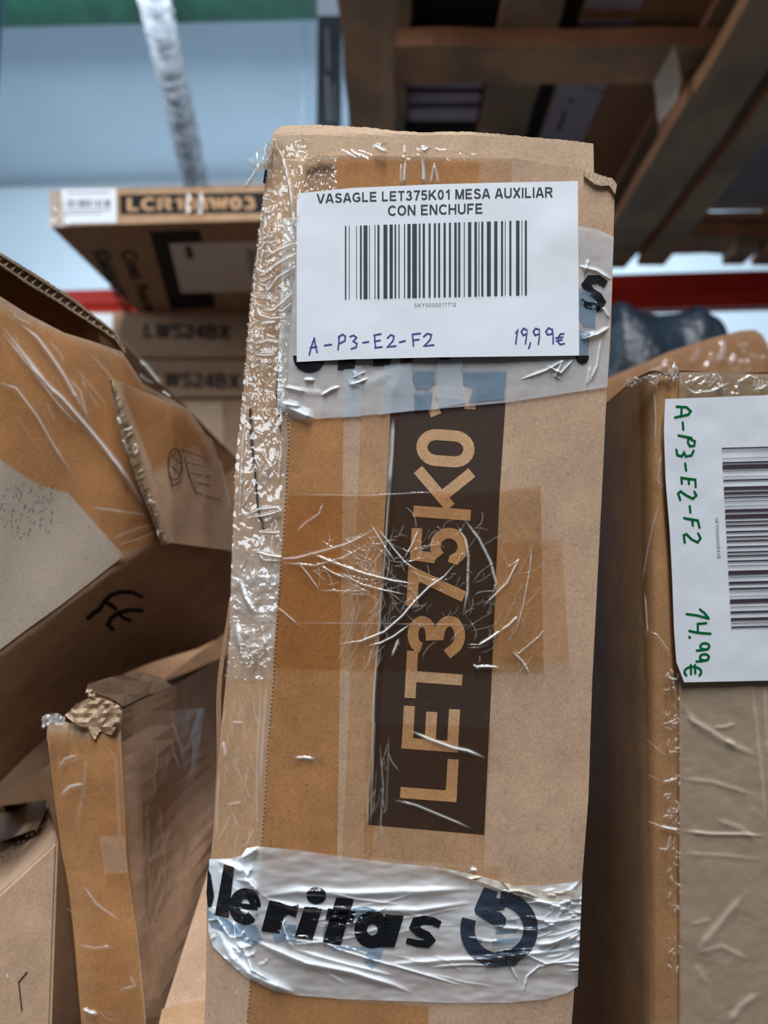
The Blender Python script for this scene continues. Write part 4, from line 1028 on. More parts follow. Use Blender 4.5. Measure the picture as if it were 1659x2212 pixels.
gl = [poly(c4([(60, 640), (140, 690), (290, 760), (300, 880), (200, 840), (100, 800)])), poly(c4([(300, 770), (480, 780), (545, 900), (470, 960), (320, 900)])), poly(c4([(620, 850), (690, 860), (720, 770), (830, 780), (830, 920), (650, 930)])),
      poly(c4([(1110, 960), (1580, 970), (1540, 1080), (1480, 1160), (1400, 1100), (1440, 1000), (1140, 1000)])), poly(c4([(1310, 640), (1420, 620), (1540, 665), (1420, 690), (1350, 760), (1320, 740)])),
      poly(c4([(1050, 880), (1075, 770), (1100, 770), (1060, 900)])), poly(c5([(890, 775), (1075, 755), (1050, 795), (885, 805)])), poly(c5([(865, 845), (1100, 830), (1040, 880), (860, 895)])), poly(c5([(975, 690), (1050, 690), (1060, 715), (975, 712)])),
      poly(c5([(730, 835), (790, 838), (760, 890), (735, 890)])), poly(c5([(1225, 745), (1480, 705), (1480, 718), (1325, 745), (1290, 785), (1240, 770)])), poly(c5([(1230, 920), (1330, 915), (1400, 880), (1380, 915), (1300, 945)])), poly(c5([(1475, 880), (1530, 845), (1528, 872), (1480, 893)]))]
decal('faded_lettering', merge(gl), Slo, 0.00022, M['ghost_w'], tl, sub=8)
# grimy folded upper edge of that tape
M['tape_edge'] = plain('soiled_tape_edge', (0.55, 0.50, 0.42, 1), 0.6, 0.3, noise=0.45, nscale=260)
sheet('tape_fold', [(945, 1872), (1040, 1893), (1120, 1915), (1180, 1926), (1254, 1922)], [(948, 1876), (1040, 1906), (1110, 1932), (1180, 1948), (1252, 1942)], 2, S, 0.0026, M['tape_edge'], tl,
      cl=rand_creases(18, (960, 1880, 1250, 1940), 12, 14, (20, 70), (1.5, 3), (0.0005, 0.001), (0, 0.1)))

# ---- price label
LT = [(641, 418), (760, 406), (940, 398), (1100, 394), (1248, 391)]
LB = [(641, 782), (760, 776), (940, 772), (1100, 770), (1251, 768)]
def lab_h(X, Y):
    return 0.0022 + 0.0012 * np.sin((X - 641) / 607.0 * math.pi) + noise2(X, Y, 260, 71) * 0.0002 + 0.0006 * np.exp(-((X - 1215) ** 2 + (Y - 500) ** 2) / 2500.0)
pl = sheet('price_label', LT, LB, 9, lambda x, y, o: S(x, y, lab_h(x, y)), 0.0, M['paper'], box, attr=False)
lab(pl, 'white paper price label with printed barcode and blue pen writing')
SL = lambda x, y, o=0.0: S(x, y, lab_h(x, y) + 0.00012 + np.asarray(o))
def bend(vf, x0, y0, x1, y1, sag):
    V, Fc = vf
    return [np.array([q[0], q[1] + sag * (4 * ((q[0] - x0) / (x1 - x0)) * (1 - (q[0] - x0) / (x1 - x0)))]) for q in V], Fc
decal('lettering', merge([bend(text_quad('VASAGLE LET375K01 MESA AUXILIAR', [(684, 440), (1194, 427), (1194, 403), (684, 418)], 0.022), 684, 0, 1194, 0, -1.5),
                          text_quad('CON ENCHUFE', [(838, 466), (1042, 461), (1042, 439), (838, 444)], 0.022)]), SL, 0.0, M['print_grey'], pl, sub=60)
decal('small_lettering', text_quad('SKY0000011712', [(895, 664), (985, 662), (985, 653), (895, 655)], 0.0), SL, 0.0, M['print_lgrey'], pl)
# bars: positions measured along the code
B1 = [(453, 6), (463, 0), (469, 3), (500, 3), (519, 8), (539, 17), (556, 3), (580, 4), (595, 9), (625, 17), (650, 14), (668, 7), (684, 5), (708, 5), (727, 14), (751, 20), (773, 7), (791, 10), (816, 9), (839, 9), (857, 9), (881, 10), (904, 9), (928, 11), (944, 9), (966, 4), (989, 14), (1015, 11), (1029, 4), (1044, 9), (1072, 17), (1102, 14), (1129, 9), (1143, 3), (1165, 9), (1197, 15), (1215, 3), (1232, 9)]
bars = []
for xc, w_ in B1:
    if w_ <= 0: continue
    x = 520 + xc / 2.0; hw = w_ / 4.0
    f_ = (x - 746) / 390.0
    yt = 488 - 12 * f_; yb = 645 - 9 * f_
    bars.append(poly([(x - hw, yt), (x + hw, yt), (x + hw, yb), (x - hw, yb)]))
decal('barcode', merge(bars), SL, 0.0002, M['print_grey'], pl, sub=20)
def hand(pts_list, w): return [stroke(p, w, 'round') for p in pts_list]
hx = lambda pts: [(520 + x / 2.0, 240 + y / 2.0) for x, y in pts]
hw = [hx([(296, 1052), (304, 1020), (318, 980)]), hx([(318, 980), (322, 1010), (330, 1042)]), hx([(300, 1022), (328, 1018)]), hx([(362, 1012), (392, 1008)]),
      hx([(425, 972), (424, 1000), (420, 1030)]), hx([(422, 978), (438, 964), (452, 972), (450, 992), (426, 1004)]), hx([(472, 974), (488, 968), (500, 978), (486, 994), (502, 1004), (498, 1020), (478, 1026)]), hx([(528, 1000), (552, 996)]),
      hx([(578, 970), (580, 996), (582, 1020)]), hx([(576, 968), (606, 962)]), hx([(578, 994), (602, 990)]), hx([(580, 1022), (610, 1018)]),
      hx([(634, 980), (648, 966), (662, 972), (658, 992), (634, 1018), (670, 1014)]), hx([(686, 998), (710, 992)]),
      hx([(742, 966), (744, 990), (746, 1014)]), hx([(742, 964), (776, 960)]), hx([(744, 990), (770, 986)]), hx([(790, 974), (806, 960), (824, 966), (818, 988), (792, 1014), (834, 1010)]),
      # 19,99 euro
      hx([(1188, 958), (1198, 944), (1192, 975), (1188, 1004)]), hx([(1236, 946), (1222, 938), (1212, 952), (1220, 968), (1236, 962), (1238, 942), (1234, 978), (1230, 1004)]), hx([(1252, 1000), (1248, 1014), (1244, 1024)]),
      hx([(1290, 944), (1274, 938), (1264, 952), (1272, 968), (1290, 962), (1292, 942), (1290, 978), (1286, 1006)]), hx([(1346, 944), (1330, 936), (1318, 952), (1326, 966), (1344, 962), (1348, 942), (1350, 978), (1350, 1004)]),
      hx([(1396, 962), (1382, 962), (1372, 976), (1370, 994), (1380, 1008), (1398, 1004)]), hx([(1362, 980), (1392, 976)]), hx([(1364, 992), (1388, 988)])]
decal('handwritten_lettering', merge(hand(hw, 3.4)), SL, 0.0, M['pen_blue'], pl)

# loose film tuft at the top left corner
tv = []; nn = 13
for j in range(nn):
    for i in range(nn):
        u = i / (nn - 1); v_ = j / (nn - 1)
        x = 536 + u * 62 + 10 * math.sin(v_ * 5) ; y = 345 - u * 55 + v_ * (70 - 30 * u) + 5 * math.sin(u * 9)
        tv.append(P(x + random.uniform(-2.5, 2.5), y + random.uniform(-2.5, 2.5), 0.328 + 0.006 * math.sin(u * 7 + v_ * 5) + random.uniform(-.0012, .0012)))
tf = mk('loose_film', tv, gridfaces(nn, nn), M['film_loose'], box, True, {'milk_glint': RNG.uniform(0.1, 0.7, nn * nn)})
slab('tape_scrap', [(572, 368), (586, 362)], [(568, 395), (580, 400)], lambda X, Y, o: P(X, Y, 0.329 - np.asarray(o)), 0, 0.001, M['tape_black'], box, step=4)
slab('tape_scrap', [(555, 355), (578, 350)], [(558, 370), (576, 366)], lambda X, Y, o: P(X, Y, 0.327 - np.asarray(o)), 0, 0.001, plain('white_scrap', (0.75, 0.78, 0.8, 1), 0.4), box, step=4)

# ------------------------------------------------------------------ RIGHT CARTON
rb = thing('cardboard_box', 'buff-taped carton at the right with a sideways label in green marker', 'box', tuple(P(1600, 2212, 0.34) * [1, 1, 0] + [0, 0, SH]))
RD = 0.335
def SR(px, py, off=0.0):
    px = np.asarray(px, float); py = np.asarray(py, float)
    seam = 1466 + 0 * py
    d = RD + 0.0000 * px
    d = d + np.where(px < seam, 0.0012 + 0.010 * np.clip((1425 - px) / 40.0, 0, 1.2) ** 2, 0)
    return P(px, py, d - np.asarray(off))
edgeL = lambda y: np.interp(y, [800, 1000, 1500, 2212, 4000], [1384, 1386, 1396, 1404, 1420])
rowsR = [806, 812, 820, 840, 880, 920] + list(range(960, 2260, 45)) + [2500, 3000, 3450]
V = []
for yr in rowsR:
    e = float(edgeL(yr))
    xs = np.r_[np.linspace(1960, 1480, 14), [1470, 1466.5, 1465.5, 1455, 1440], np.linspace(1425, e, 7)]
    ys = np.full(len(xs), float(yr))
    if yr < 830: ys = ys + np.where(xs > 1466, -4 + 3 * np.sin(xs / 60), 6 * np.sin(xs / 12)) * (1 if yr == 806 else 0.4)
    fr = SR(xs, ys)
    z = fr[-1]
    lb2 = np.array([z[0] - 0.001, z[1] + 0.008, z[2]]); bk = np.array([z[0] - 0.004 , z[1] + 0.27, z[2]]); rk = np.array([fr[0][0], fr[0][1] + 0.27, fr[0][2]])
    V += list(fr) + [lb2, bk, rk]
nc = len(xs) + 3; Fc = []
for i in range(len(rowsR) - 1):
    for j in range(nc):
        j2 = (j + 1) % nc; Fc.append((i * nc + j, i * nc + j2, (i + 1) * nc + j2, (i + 1) * nc + j))
Fc.append(tuple(range(nc))); Fc.append(tuple((len(rowsR) - 1) * nc + k for k in range(nc))[::-1])
V = np.array(V); V[:, 2] = np.maximum(V[:, 2], SH + 0.0005)
bR = mk('body', V, Fc, M['kraft_warm'], rb, True)
# buff tape over the front
clR = [([(1472, 1518), (1500, 1560), (1560, 1600), (1640, 1635)], 6, 0.0012, 0.9), ([(1472, 1545), (1540, 1580), (1600, 1625)], 4, 0.0008, 0.7), ([(1540, 1571), (1565, 1571), (1590, 1562)], 3, 0.001, 1.2), ([(1568, 1598), (1590, 1610)], 4, 0.001, 1.5),
       ([(1470, 1682), (1540, 1690), (1630, 1718)], 4, 0.0008, 0.6), ([(1470, 1795), (1540, 1802), (1600, 1802), (1659, 1806)], 2.6, 0.0016, 1.6), ([(1545, 1770), (1600, 1790), (1640, 1820)], 5, 0.0008, 0.6),
       ([(1470, 1845), (1560, 1848), (1650, 1858)], 4, 0.0006, 0.5), ([(1610, 1930), (1560, 1990), (1505, 2055)], 7, 0.0012, 0.8), ([(1500, 2060), (1560, 2045), (1620, 2075)], 5, 0.0008, 0.7), ([(1490, 1998), (1540, 1985)], 4, 0.0006, 0.5),
       ([(1640, 2145), (1600, 2175), (1575, 2212)], 7, 0.0014, 0.9), ([(1624, 1475), (1640, 1620), (1648, 1700), (1655, 1790)], 4, 0.0012, 0.8), ([(1652, 1475), (1659, 1640)], 4, 0.001, 0.8), ([(1500, 2080), (1530, 2130)], 6, 0.0006, 0.4)] \
      + rand_creases(16, (1470, 1500, 1659, 2200), 15, 25, (20, 70), (4, 8), (0.0001, 0.0003), (0.05, 0.2), 0.6)
clR = [(p, w * 1.25, h * 0.5, m_ * 0.7) for p, w, h, m_ in clR]
bt = sheet('buff_tape', [(1467, 804), (1560, 803), (1700, 812), (1950, 820)], [(1467, 2300), (1600, 2300), (1750, 2300), (1950, 2300)], 3.4, SR, 0.0006, M['film_buff'], rb, cl=clR,
           nz=lambda X, Y: (noise2(X, Y, 150, 81) * 0.0003, 0 * X))
lab(bt, 'wrinkled buff parcel tape')
sheet('clear_tape', [(1466, 812), (1560, 806), (1700, 812)], [(1466, 862), (1560, 860), (1700, 862)], 1.9, SR, 0.0016, M['film_shine'], rb,
      cl=[([(1480, 835), (1500, 850), (1540, 845), (1580, 825)], 3, 0.0015, 1.2), ([(1590, 830), (1620, 812), (1640, 820)], 2.4, 0.001, 1.1), ([(1640, 845), (1659, 830)], 3, 0.0015, 1.3)] + rand_creases(30, (1470, 815, 1659, 858), -20, 40, (10, 40), (1.2, 2.6), (0.0004, 0.001), (0.3, 1.0)))
# clear film along the corner seam
def edge_film(pts_l, pts_r, base, cl, mat=M['film_loose']):
    return sheet('corner_film', pts_l, pts_r, 2.0, SR, base, mat, rb, cl=cl)
edge_film([(1380, 815), (1386, 1000), (1388, 1300), (1396, 1500), (1400, 1700), (1404, 1900), (1410, 2200)], [(1468, 815), (1452, 1000), (1444, 1150), (1468, 1500), (1470, 1700), (1470, 1900), (1472, 2200)], 0.0014,
      [([(1412, 830), (1416, 900), (1414, 970)], 2, 0.001, 0.6), ([(1430, 975), (1420, 1040), (1438, 1055)], 2, 0.001, 0.5), ([(1425, 1080), (1400, 1180), (1388, 1250), (1384, 1268), (1392, 1272)], 1.6, 0.0012, 0.8), ([(1392, 1275), (1396, 1330), (1398, 1360), (1390, 1390)], 2, 0.0012, 0.8),
       ([(1398, 1362), (1420, 1372), (1450, 1415)], 1.8, 0.001, 0.7), ([(1430, 1690), (1450, 1686), (1466, 1680)], 2.6, 0.001, 1.2), ([(1300, 1660), (1350, 1730), (1400, 1775), (1440, 1790), (1470, 1795)], 1.8, 0.0012, 0.8), ([(1425, 1784), (1450, 1790), (1470, 1792)], 3, 0.001, 1.4),
       ([(1428, 1565), (1450, 1560), (1466, 1550)], 2, 0.001, 0.8), ([(1430, 1765), (1455, 1760)], 2.4, 0.001, 0.8), ([(1420, 1832), (1440, 1836), (1450, 1800)], 2.4, 0.001, 0.7), ([(1375, 1580), (1410, 1610), (1450, 1640)], 1.4, 0.0006, 0.4), ([(1350, 1640), (1390, 1670), (1430, 1688)], 1.6, 0.0006, 0.4)]
      + rand_creases(70, (1446, 1500, 1470, 2100), 95, 50, (8, 26), (1.5, 3.2), (0.0006, 0.0016), (0.2, 0.9), 1.2) + rand_creases(10, (1445, 935, 1468, 1010), 95, 60, (8, 20), (1.5, 3.0), (0.0006, 0.0014), (0.4, 0.9), 1.2)
      + rand_creases(12, (1440, 1440, 1466, 1500), 70, 50, (10, 26), (2, 3.4), (0.001, 0.002), (0.6, 1.3), 1.2), M['film_soft'])
# crumpled film ridge on the top corner
cv = []
for j in range(10):
    for i in range(44):
        u = i / 43.0; v_ = j / 9.0
        x = 1352 + u * 112; y = 822 - u * 16 - 5 * abs(math.sin(u * 11)) + v_ * (14 + 6 * math.sin(u * 15)) - (24 * max(0, 1 - abs(u - 0.93) / 0.1)) * (1 - v_)
        cv.append(P(x + random.uniform(-1.6, 1.6), y + random.uniform(-1.4, 1.4), RD - 0.001 + 0.012 * max(0, (1400 - x) / 50) + random.uniform(-.0018, .0012)))
mk('loose_film', cv, gridfaces(10, 44), M['film_loose'], rb, True, {'milk_glint': RNG.uniform(0.1, 0.9, 440)})
# label
LLe = [(1437, 862), (1434, 930), (1438, 1040), (1447, 1150), (1452, 1250), (1456, 1360), (1461, 1430), (1478, 1474)]
LRi = [(1850, 846), (1850, 930), (1850, 1040), (1850, 1150), (1850, 1250), (1850, 1360), (1850, 1430), (1850, 1466)]
hR = lambda X, Y: 0.0035 + 0.0010 * np.exp(-((X - 1450) / 30.0) ** 2) + noise2(X, Y, 200, 91) * 0.0003
pr = sheet('price_label', LLe, LRi, 9, lambda x, y, o: SR(np.maximum(x, 1467), y, 0) * 0 + P(x, y, RD - hR(x, y)), 0.0, M['paper'], rb, attr=False)
lab(pr, 'white label turned sideways with green marker writing')
SRL = lambda x, y, o=0.0: P(np.asarray(x, float), np.asarray(y, float), RD - hR(np.asarray(x, float), np.asarray(y, float)) - 0.00015 - np.asarray(o))
gx = lambda pts: [(1240 + x / 2.633, 660 + y / 2.633) for x, y in pts]
gw = [gx([(584, 574), (640, 578), (664, 600), (650, 620), (575, 636)]), gx([(612, 578), (610, 630)]), gx([(618, 664), (622, 705)]),
      gx([(594, 738), (668, 752)]), gx([(650, 752), (688, 772), (684, 796), (660, 800), (648, 780), (650, 752)]), gx([(582, 820), (588, 850), (612, 858), (626, 836), (636, 858), (668, 852), (680, 826)]), gx([(632, 898), (638, 938)]),
      gx([(612, 978), (612, 1008)]), gx([(612, 980), (690, 990), (692, 1030)]), gx([(652, 986), (654, 1014)]), gx([(610, 978), (614, 1012)]), gx([(604, 1104), (592, 1068), (606, 1056), (640, 1080), (676, 1098), (696, 1080), (684, 1058)]), gx([(658, 1140), (662, 1176)]),
      gx([(626, 1208), (704, 1222), (714, 1262)]), gx([(672, 1218), (676, 1250)]), gx([(630, 1348), (624, 1306), (640, 1300), (670, 1330), (704, 1346), (720, 1322), (706, 1296)]),
      gx([(640, 1754), (700, 1762), (766, 1780)]), gx([(716, 1728), (742, 1748), (764, 1776)]), gx([(752, 1806), (704, 1810), (704, 1862)]), gx([(776, 1866), (700, 1860), (656, 1850)]), gx([(656, 1884), (659, 1889)]),
      gx(arc(744, 1938, 26, 18, 0, 350, 12)), gx([(762, 1954), (730, 1960), (698, 1962)]), gx(arc(742, 2000, 26, 18, 0, 350, 12)), gx([(760, 2016), (730, 2022), (696, 2024)]),
      gx(arc(676, 2084, 48, 30, 140, 400, 14)), gx([(664, 2044), (666, 2096)]), gx([(688, 2044), (690, 2092)])]
decal('handwritten_lettering', merge(hand(gw, 5.0)), SRL, 0.0, M['pen_green'], pr)
decal('small_lettering', text_quad('SKY0000008428', [(1544, 1118), (1549, 1206), (1557, 1206), (1552, 1118)], 0.0), SRL, 0.0, M['print_lgrey'], pr)
B2 = [(813, 8), (832, 3), (870, 3), (895, 10), (918, 22), (943, 4), (975, 3), (995, 9), (1040, 18), (1068, 14), (1092, 8), (1115, 4), (1142, 3), (1168, 16), (1200, 22), (1232, 9), (1254, 10), (1288, 10), (1318, 9), (1340, 10), (1374, 9), (1404, 9), (1425, 9), (1455, 9), (1482, 4), (1520, 22), (1546, 4), (1578, 14), (1612, 10), (1630, 3), (1655, 3), (1682, 22), (1716, 4), (1745, 12), (1785, 15), (1808, 4), (1830, 9)]
bars = []
for yc, w_ in B2:
    y = 660 + yc / 2.633; h_ = w_ / 5.266; f_ = (y - 968) / 390
    x0 = 1559 + 21 * f_; bars.append(poly([(x0, y - h_), (1760, y - h_ - 5), (1760, y + h_ - 5), (x0, y + h_)]))
decal('barcode', merge(bars), SRL, 0.0003, M['plum'], pr, sub=14)

# ------------------------------------------------------------------ carton behind the right one + dark wrapped goods
bk = thing('cardboard_box', 'brown film-wrapped carton leaning behind the right-hand box', 'box', tuple(P(1560, 900, 0.75) * [1, 1, 0] + [0, 0, SH]))
tl_ = [(1180, 880), (1313, 817), (1449, 759), (1532, 732), (1600, 714), (1630, 712), (1646, 722), (1665, 755), (1800, 900)]
fr = P([q[0] for q in tl_], [q[1] for q in tl_], [0.76] * 9); 
fl = fr.copy(); fl[:, 2] = SH + 0.001
off = np.array([0.02, 0.18, 0])
V = np.r_[fr, fl, fr + off, fl + off]; n = 9
Fc = [(i, i + 1, n + i + 1, n + i) for i in range(n - 1)] + [(2 * n + i + 1, 2 * n + i, 3 * n + i, 3 * n + i + 1) for i in range(n - 1)] + [(i + 1, i, 2 * n + i, 2 * n + i + 1) for i in range(n - 1)] + [(n + i, n + i + 1, 3 * n + i + 1, 3 * n + i) for i in range(n - 1)] + [(0, n, 3 * n, 2 * n), (n - 1, 2 * n - 1 + 2 * n, 2 * n - 1 + 0 + 0, 2 * n - 1)][:1] + [(n - 1, 2 * n + n - 1, 3 * n + n - 1, 2 * n - 1)]
mk('body', V, Fc, M['kraft_brown'], bk)
pbk = plane3((1400, 800, 0.757), (1600, 800, 0.757), (1500, 900, 0.757))
sheet('stretch_film', [(1200, 880), (1313, 822), (1449, 764), (1532, 738), (1620, 718), (1646, 730), (1700, 800)], [(1200, 1000), (1313, 960), (1449, 960), (1532, 960), (1620, 960), (1646, 960), (1700, 960)], 3, pbk, 0.002, M['film_shine'], bk,
      cl=rand_creases(14, (1570, 740, 1659, 800), 60, 40, (10, 40), (3, 6), (0.001, 0.003), (0.1, 0.5), 1) + rand_creases(12, (1330, 780, 1560, 810), -25, 20, (20, 60), (3, 6), (0.001, 0.003), (0.1, 0.5), 1))

M['navy'] = plain('navy_plastic', (0.014, 0.025, 0.042, 1), 0.42, 0.5, noise=0.5, nscale=18, bump=0.02, bscale=22)
lumps = []
bm = bmesh.new(); bmesh.ops.create_icosphere(bm, subdivisions=5, radius=1)
c0 = P(1400, 745, 1.35)
for v in bm.verts:
    q = v.co.copy()
    for k in range(3): q[k] = math.copysign(abs(q[k]) ** 0.5, q[k])
    nz_ = 0.035 * math.sin(q.x * 5 + q.z * 4) + 0.02 * math.sin(q.z * 11 + q.x * 5 + 1) + 0.008 * math.sin(q.x * 19 - q.z * 15)
    q *= (0.95 + nz_)
    v.co = Vector((c0[0] + q.x * 0.135, c0[1] + q.y * 0.12, c0[2] - 0.36 + 0.0 + q.z * 0.43))
me = bpy.data.meshes.new('body'); bm.to_mesh(me); bm.free(); me.shade_smooth(); me.materials.append(M['navy'])
nv = thing('wrapped_bundle', 'dark navy plastic-wrapped bundle below the red beam at the right', 'bundle', (c0[0], c0[1], 1.4))
o = bpy.data.objects.new('body', me); COL.objects.link(o); o.parent = nv; o.location = -Vector(nv.location)
boxmesh('carton_base', c0[0] - 0.13, c0[0] + 0.13, c0[1] - 0.12, c0[1] + 0.12, 0, 1.40, M['kraft_far'], nv, bevel=0.004)

# ------------------------------------------------------------------ LEFT CRUSHED CARTON
lc = thing('cardboard_box', 'large crushed carton leaning in from the left with an open torn flap', 'box', tuple(P(100, 1500, 0.55) * [1, 1, 0] + [0, 0, SH]))
# face 1 (towards the viewer)
F1c = [(-160, 590, .345), (0, 640, .362), (60, 678, .372), (139, 719, .385), (199, 737, .395), (264, 760, .408), (310, 830, .425), (374, 864, .44), (407, 885, .45), (440, 930, .46), (475, 1000, .475), (503, 1192, .50)]
F1d = [(-160, 1540, .325), (0, 1415, .345), (60, 1372, .355), (130, 1322, .366), (190, 1278, .376), (240, 1240, .385), (290, 1205, .395), (335, 1172, .405), (370, 1168, .42), (420, 1172, .445), (460, 1180, .47), (503, 1196, .50)]
def F1(px, py, off=0.0):
    px = np.asarray(px, float); py = np.asarray(py, float)
    d = np.interp(px, [-160, 0, 139, 264, 374, 440, 503], [.335, .353, .375, .396, .43, .46, .50]) - 0.00001 * (py - 1000) + 0.004 * np.sin(px / 60.0) * np.sin(py / 80.0) * 0.4
    return P(px, py, d - np.asarray(off))
nr = 26
V = []
for r in range(nr):
    t = r / (nr - 1)
    xs = np.array([a[0] * (1 - t) + b[0] * t for a, b in zip(F1c, F1d)]); ys = np.array([a[1] * (1 - t) + b[1] * t for a, b in zip(F1c, F1d)])
    V += list(F1(xs, ys))
F2d = [(-160, 1850, .40), (0, 1690, .43), (60, 1630, .45), (110, 1585, .46), (160, 1530, .475), (220, 1480, .49), (280, 1450, .51), (330, 1430, .53), (380, 1415, .56), (430, 1400, .59), (470, 1380, .62), (510, 1350, .64)]
last = V[-12:]
for r in range(1, 9):
    t = r / 8
    for k in range(12):
        e = P(*F2d[k]); p = last[k] * (1 - t) + e * t
        # rounded sag of the underside
        p = p + np.array([0.0, 0.0, -0.006 * math.sin(t * math.pi)])
        V.append(p)
n2 = len(V) // 12
f_ = gridfaces(n2, 12)
bL = mk('body', V, f_, M['kraft'], lc, True)
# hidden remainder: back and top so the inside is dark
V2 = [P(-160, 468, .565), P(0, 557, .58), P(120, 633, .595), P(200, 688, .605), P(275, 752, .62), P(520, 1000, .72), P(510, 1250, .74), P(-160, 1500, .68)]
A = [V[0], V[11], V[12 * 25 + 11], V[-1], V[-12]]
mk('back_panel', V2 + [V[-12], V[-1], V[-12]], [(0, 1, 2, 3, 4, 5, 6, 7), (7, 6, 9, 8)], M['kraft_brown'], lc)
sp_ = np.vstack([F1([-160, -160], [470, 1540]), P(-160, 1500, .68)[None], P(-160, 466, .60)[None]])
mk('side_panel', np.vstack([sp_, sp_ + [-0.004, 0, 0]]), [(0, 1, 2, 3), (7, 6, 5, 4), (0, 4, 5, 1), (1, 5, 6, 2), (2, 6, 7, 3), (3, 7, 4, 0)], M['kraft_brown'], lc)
# print + label on faces
M['pale_label'] = kraft('pale_paper_label', (0.46, 0.385, 0.32, 1), amp=0.05, blotch=0.5)
pl2 = sheet('paper_label', [(-150, 960), (0, 991), (34, 1017), (86, 1047), (146, 1062), (262, 1193)], [(-150, 1500), (0, 1403), (60, 1358), (130, 1308), (200, 1254), (268, 1200)], 8, F1, 0.0008, M['pale_label'], lc, attr=False)
M['speck'] = ink('worn_print', (0.17, 0.14, 0.11, 1))
sp = []
for _ in range(90):
    x = random.uniform(-5, 112); y = 1040 + random.uniform(0, 120) + x * 0.1
    if x > 60 and y > 1150: continue
    sp.append(stroke([(x, y), (x + random.uniform(2, 5), y - random.uniform(1, 5))], random.uniform(0.8, 1.8)))
decal('worn_lettering', merge(sp), F1, 0.0011, M['speck'], pl2)
# clear tape with bright folds over face 1
sheet('clear_tape', [(-100, 620), (60, 690), (200, 745), (268, 775), (330, 870)], [(-100, 960), (0, 990), (86, 1046), (146, 1062), (262, 1192), (345, 1168)], 3, F1, 0.0012, M['film_warm'], lc,
      cl=[([(0, 698), (50, 765), (100, 830), (135, 862), (190, 925), (260, 1010), (330, 1120)], 5, 0.002, 1.3), ([(0, 712), (60, 790), (130, 880), (180, 930)], 3, 0.0015, 0.9),
          ([(38, 695), (80, 730), (110, 770), (140, 815), (170, 870), (190, 900)], 4.5, 0.002, 1.1), ([(0, 650), (40, 690), (78, 705)], 3, 0.001, 0.5), ([(150, 815), (175, 850), (190, 905), (195, 920)], 3, 0.001, 0.6),
          ([(-20, 820), (35, 840), (80, 900), (120, 970), (160, 1030)], 3, 0.0015, 0.9), ([(190, 1095), (260, 1105), (330, 1115)], 1.6, 0.001, 0.8), ([(240, 1165), (290, 1145), (340, 1130)], 2, 0.001, 0.5), ([(250, 1180), (300, 1165), (345, 1145)], 2, 0.001, 0.5),
          ([(225, 975), (280, 1040), (320, 1110)], 3, 0.001, 0.4)] + rand_creases(14, (0, 680, 200, 900), 52, 8, (40, 120), (2, 4), (0.0004, 0.001), (0.1, 0.4), 0.2))
# grey film stretched beyond the upper right edge
sheet('stretch_film', [(245, 712), (300, 762), (350, 820), (390, 868), (440, 942), (478, 1000), (500, 1100), (520, 1190)], [(262, 766), (310, 836), (360, 868), (385, 885), (425, 950), (462, 1010), (482, 1100), (500, 1190)], 2.5,
      lambda X, Y, o: F1(X, Y, o), 0.003, M['film_loose'], lc, cl=[([(300, 775), (330, 812), (352, 838)], 6, 0.003, 0.9), ([(350, 845), (370, 860)], 3, 0.002, 1.3), ([(455, 945), (480, 1010), (505, 1130)], 5, 0.003, 0.9)] + rand_creases(16, (280, 750, 480, 1000), 50, 12, (20, 80), (2, 5), (0.0005, 0.002), (0.1, 0.5)))
# open upper flap: two liners and the fluting between, cut edge towards the viewer
upl = [(-160, 462), (0, 545), (70, 587), (119, 619), (159, 644), (199, 677), (245, 713), (270, 752)]
lol = [(-160, 478), (0, 572), (60, 614), (123, 651), (160, 676), (199, 700), (249, 733), (272, 764)]
def rs(pl, n):
    p = np.array(pl, float); L = np.r_[0, np.cumsum(np.linalg.norm(p[1:] - p[:-1], axis=1))]; L /= L[-1]; s = np.linspace(0, 1, n)
    return np.stack([np.interp(s, L, p[:, 0]), np.interp(s, L, p[:, 1])], -1)
nn = 150
U = rs(upl, nn); Lw = rs(lol, nn); dd = np.interp(U[:, 0], [-160, 270], [.335, .40])
fb = (P(100, 640, 1.0) - CAM) * 0.24
V = []; Fc = []
def strip(up_pts, lo_pts, d0):
    b = len(V)
    A = P(up_pts[:, 0], up_pts[:, 1], d0); B = P(lo_pts[:, 0], lo_pts[:, 1], d0)
    n = len(A)
    V.extend(A); V.extend(B); V.extend(A + fb); V.extend(B + fb)
    for i in range(n - 1):
        Fc.append((b + i, b + i + 1, b + n + i + 1, b + n + i)); Fc.append((b + i, b + 2 * n + i, b + 2 * n + i + 1, b + i + 1)); Fc.append((b + n + i, b + n + i + 1, b + 3 * n + i + 1, b + 3 * n + i))
rag = np.stack([np.zeros(nn), np.array([random.uniform(-1.0, 1.0) for _ in range(nn)])], -1)
strip(U + rag, U * 0.76 + Lw * 0.24, dd)
strip(U * 0.20 + Lw * 0.80, Lw + rag, dd)
wv = 0.5 + 0.27 * np.sin(np.arange(nn) * 2 * math.pi / 5.0)[:, None]
C1 = U * (1 - wv) + Lw * wv
strip(U * 0.95 + Lw * 0.05, U * 0.05 + Lw * 0.95, dd + 0.0022)
strip(C1 - [0, 2.6], C1 + [0, 2.6], dd + 0.0006)
of = mk('open_flap', V, Fc, M['edge'], lc)
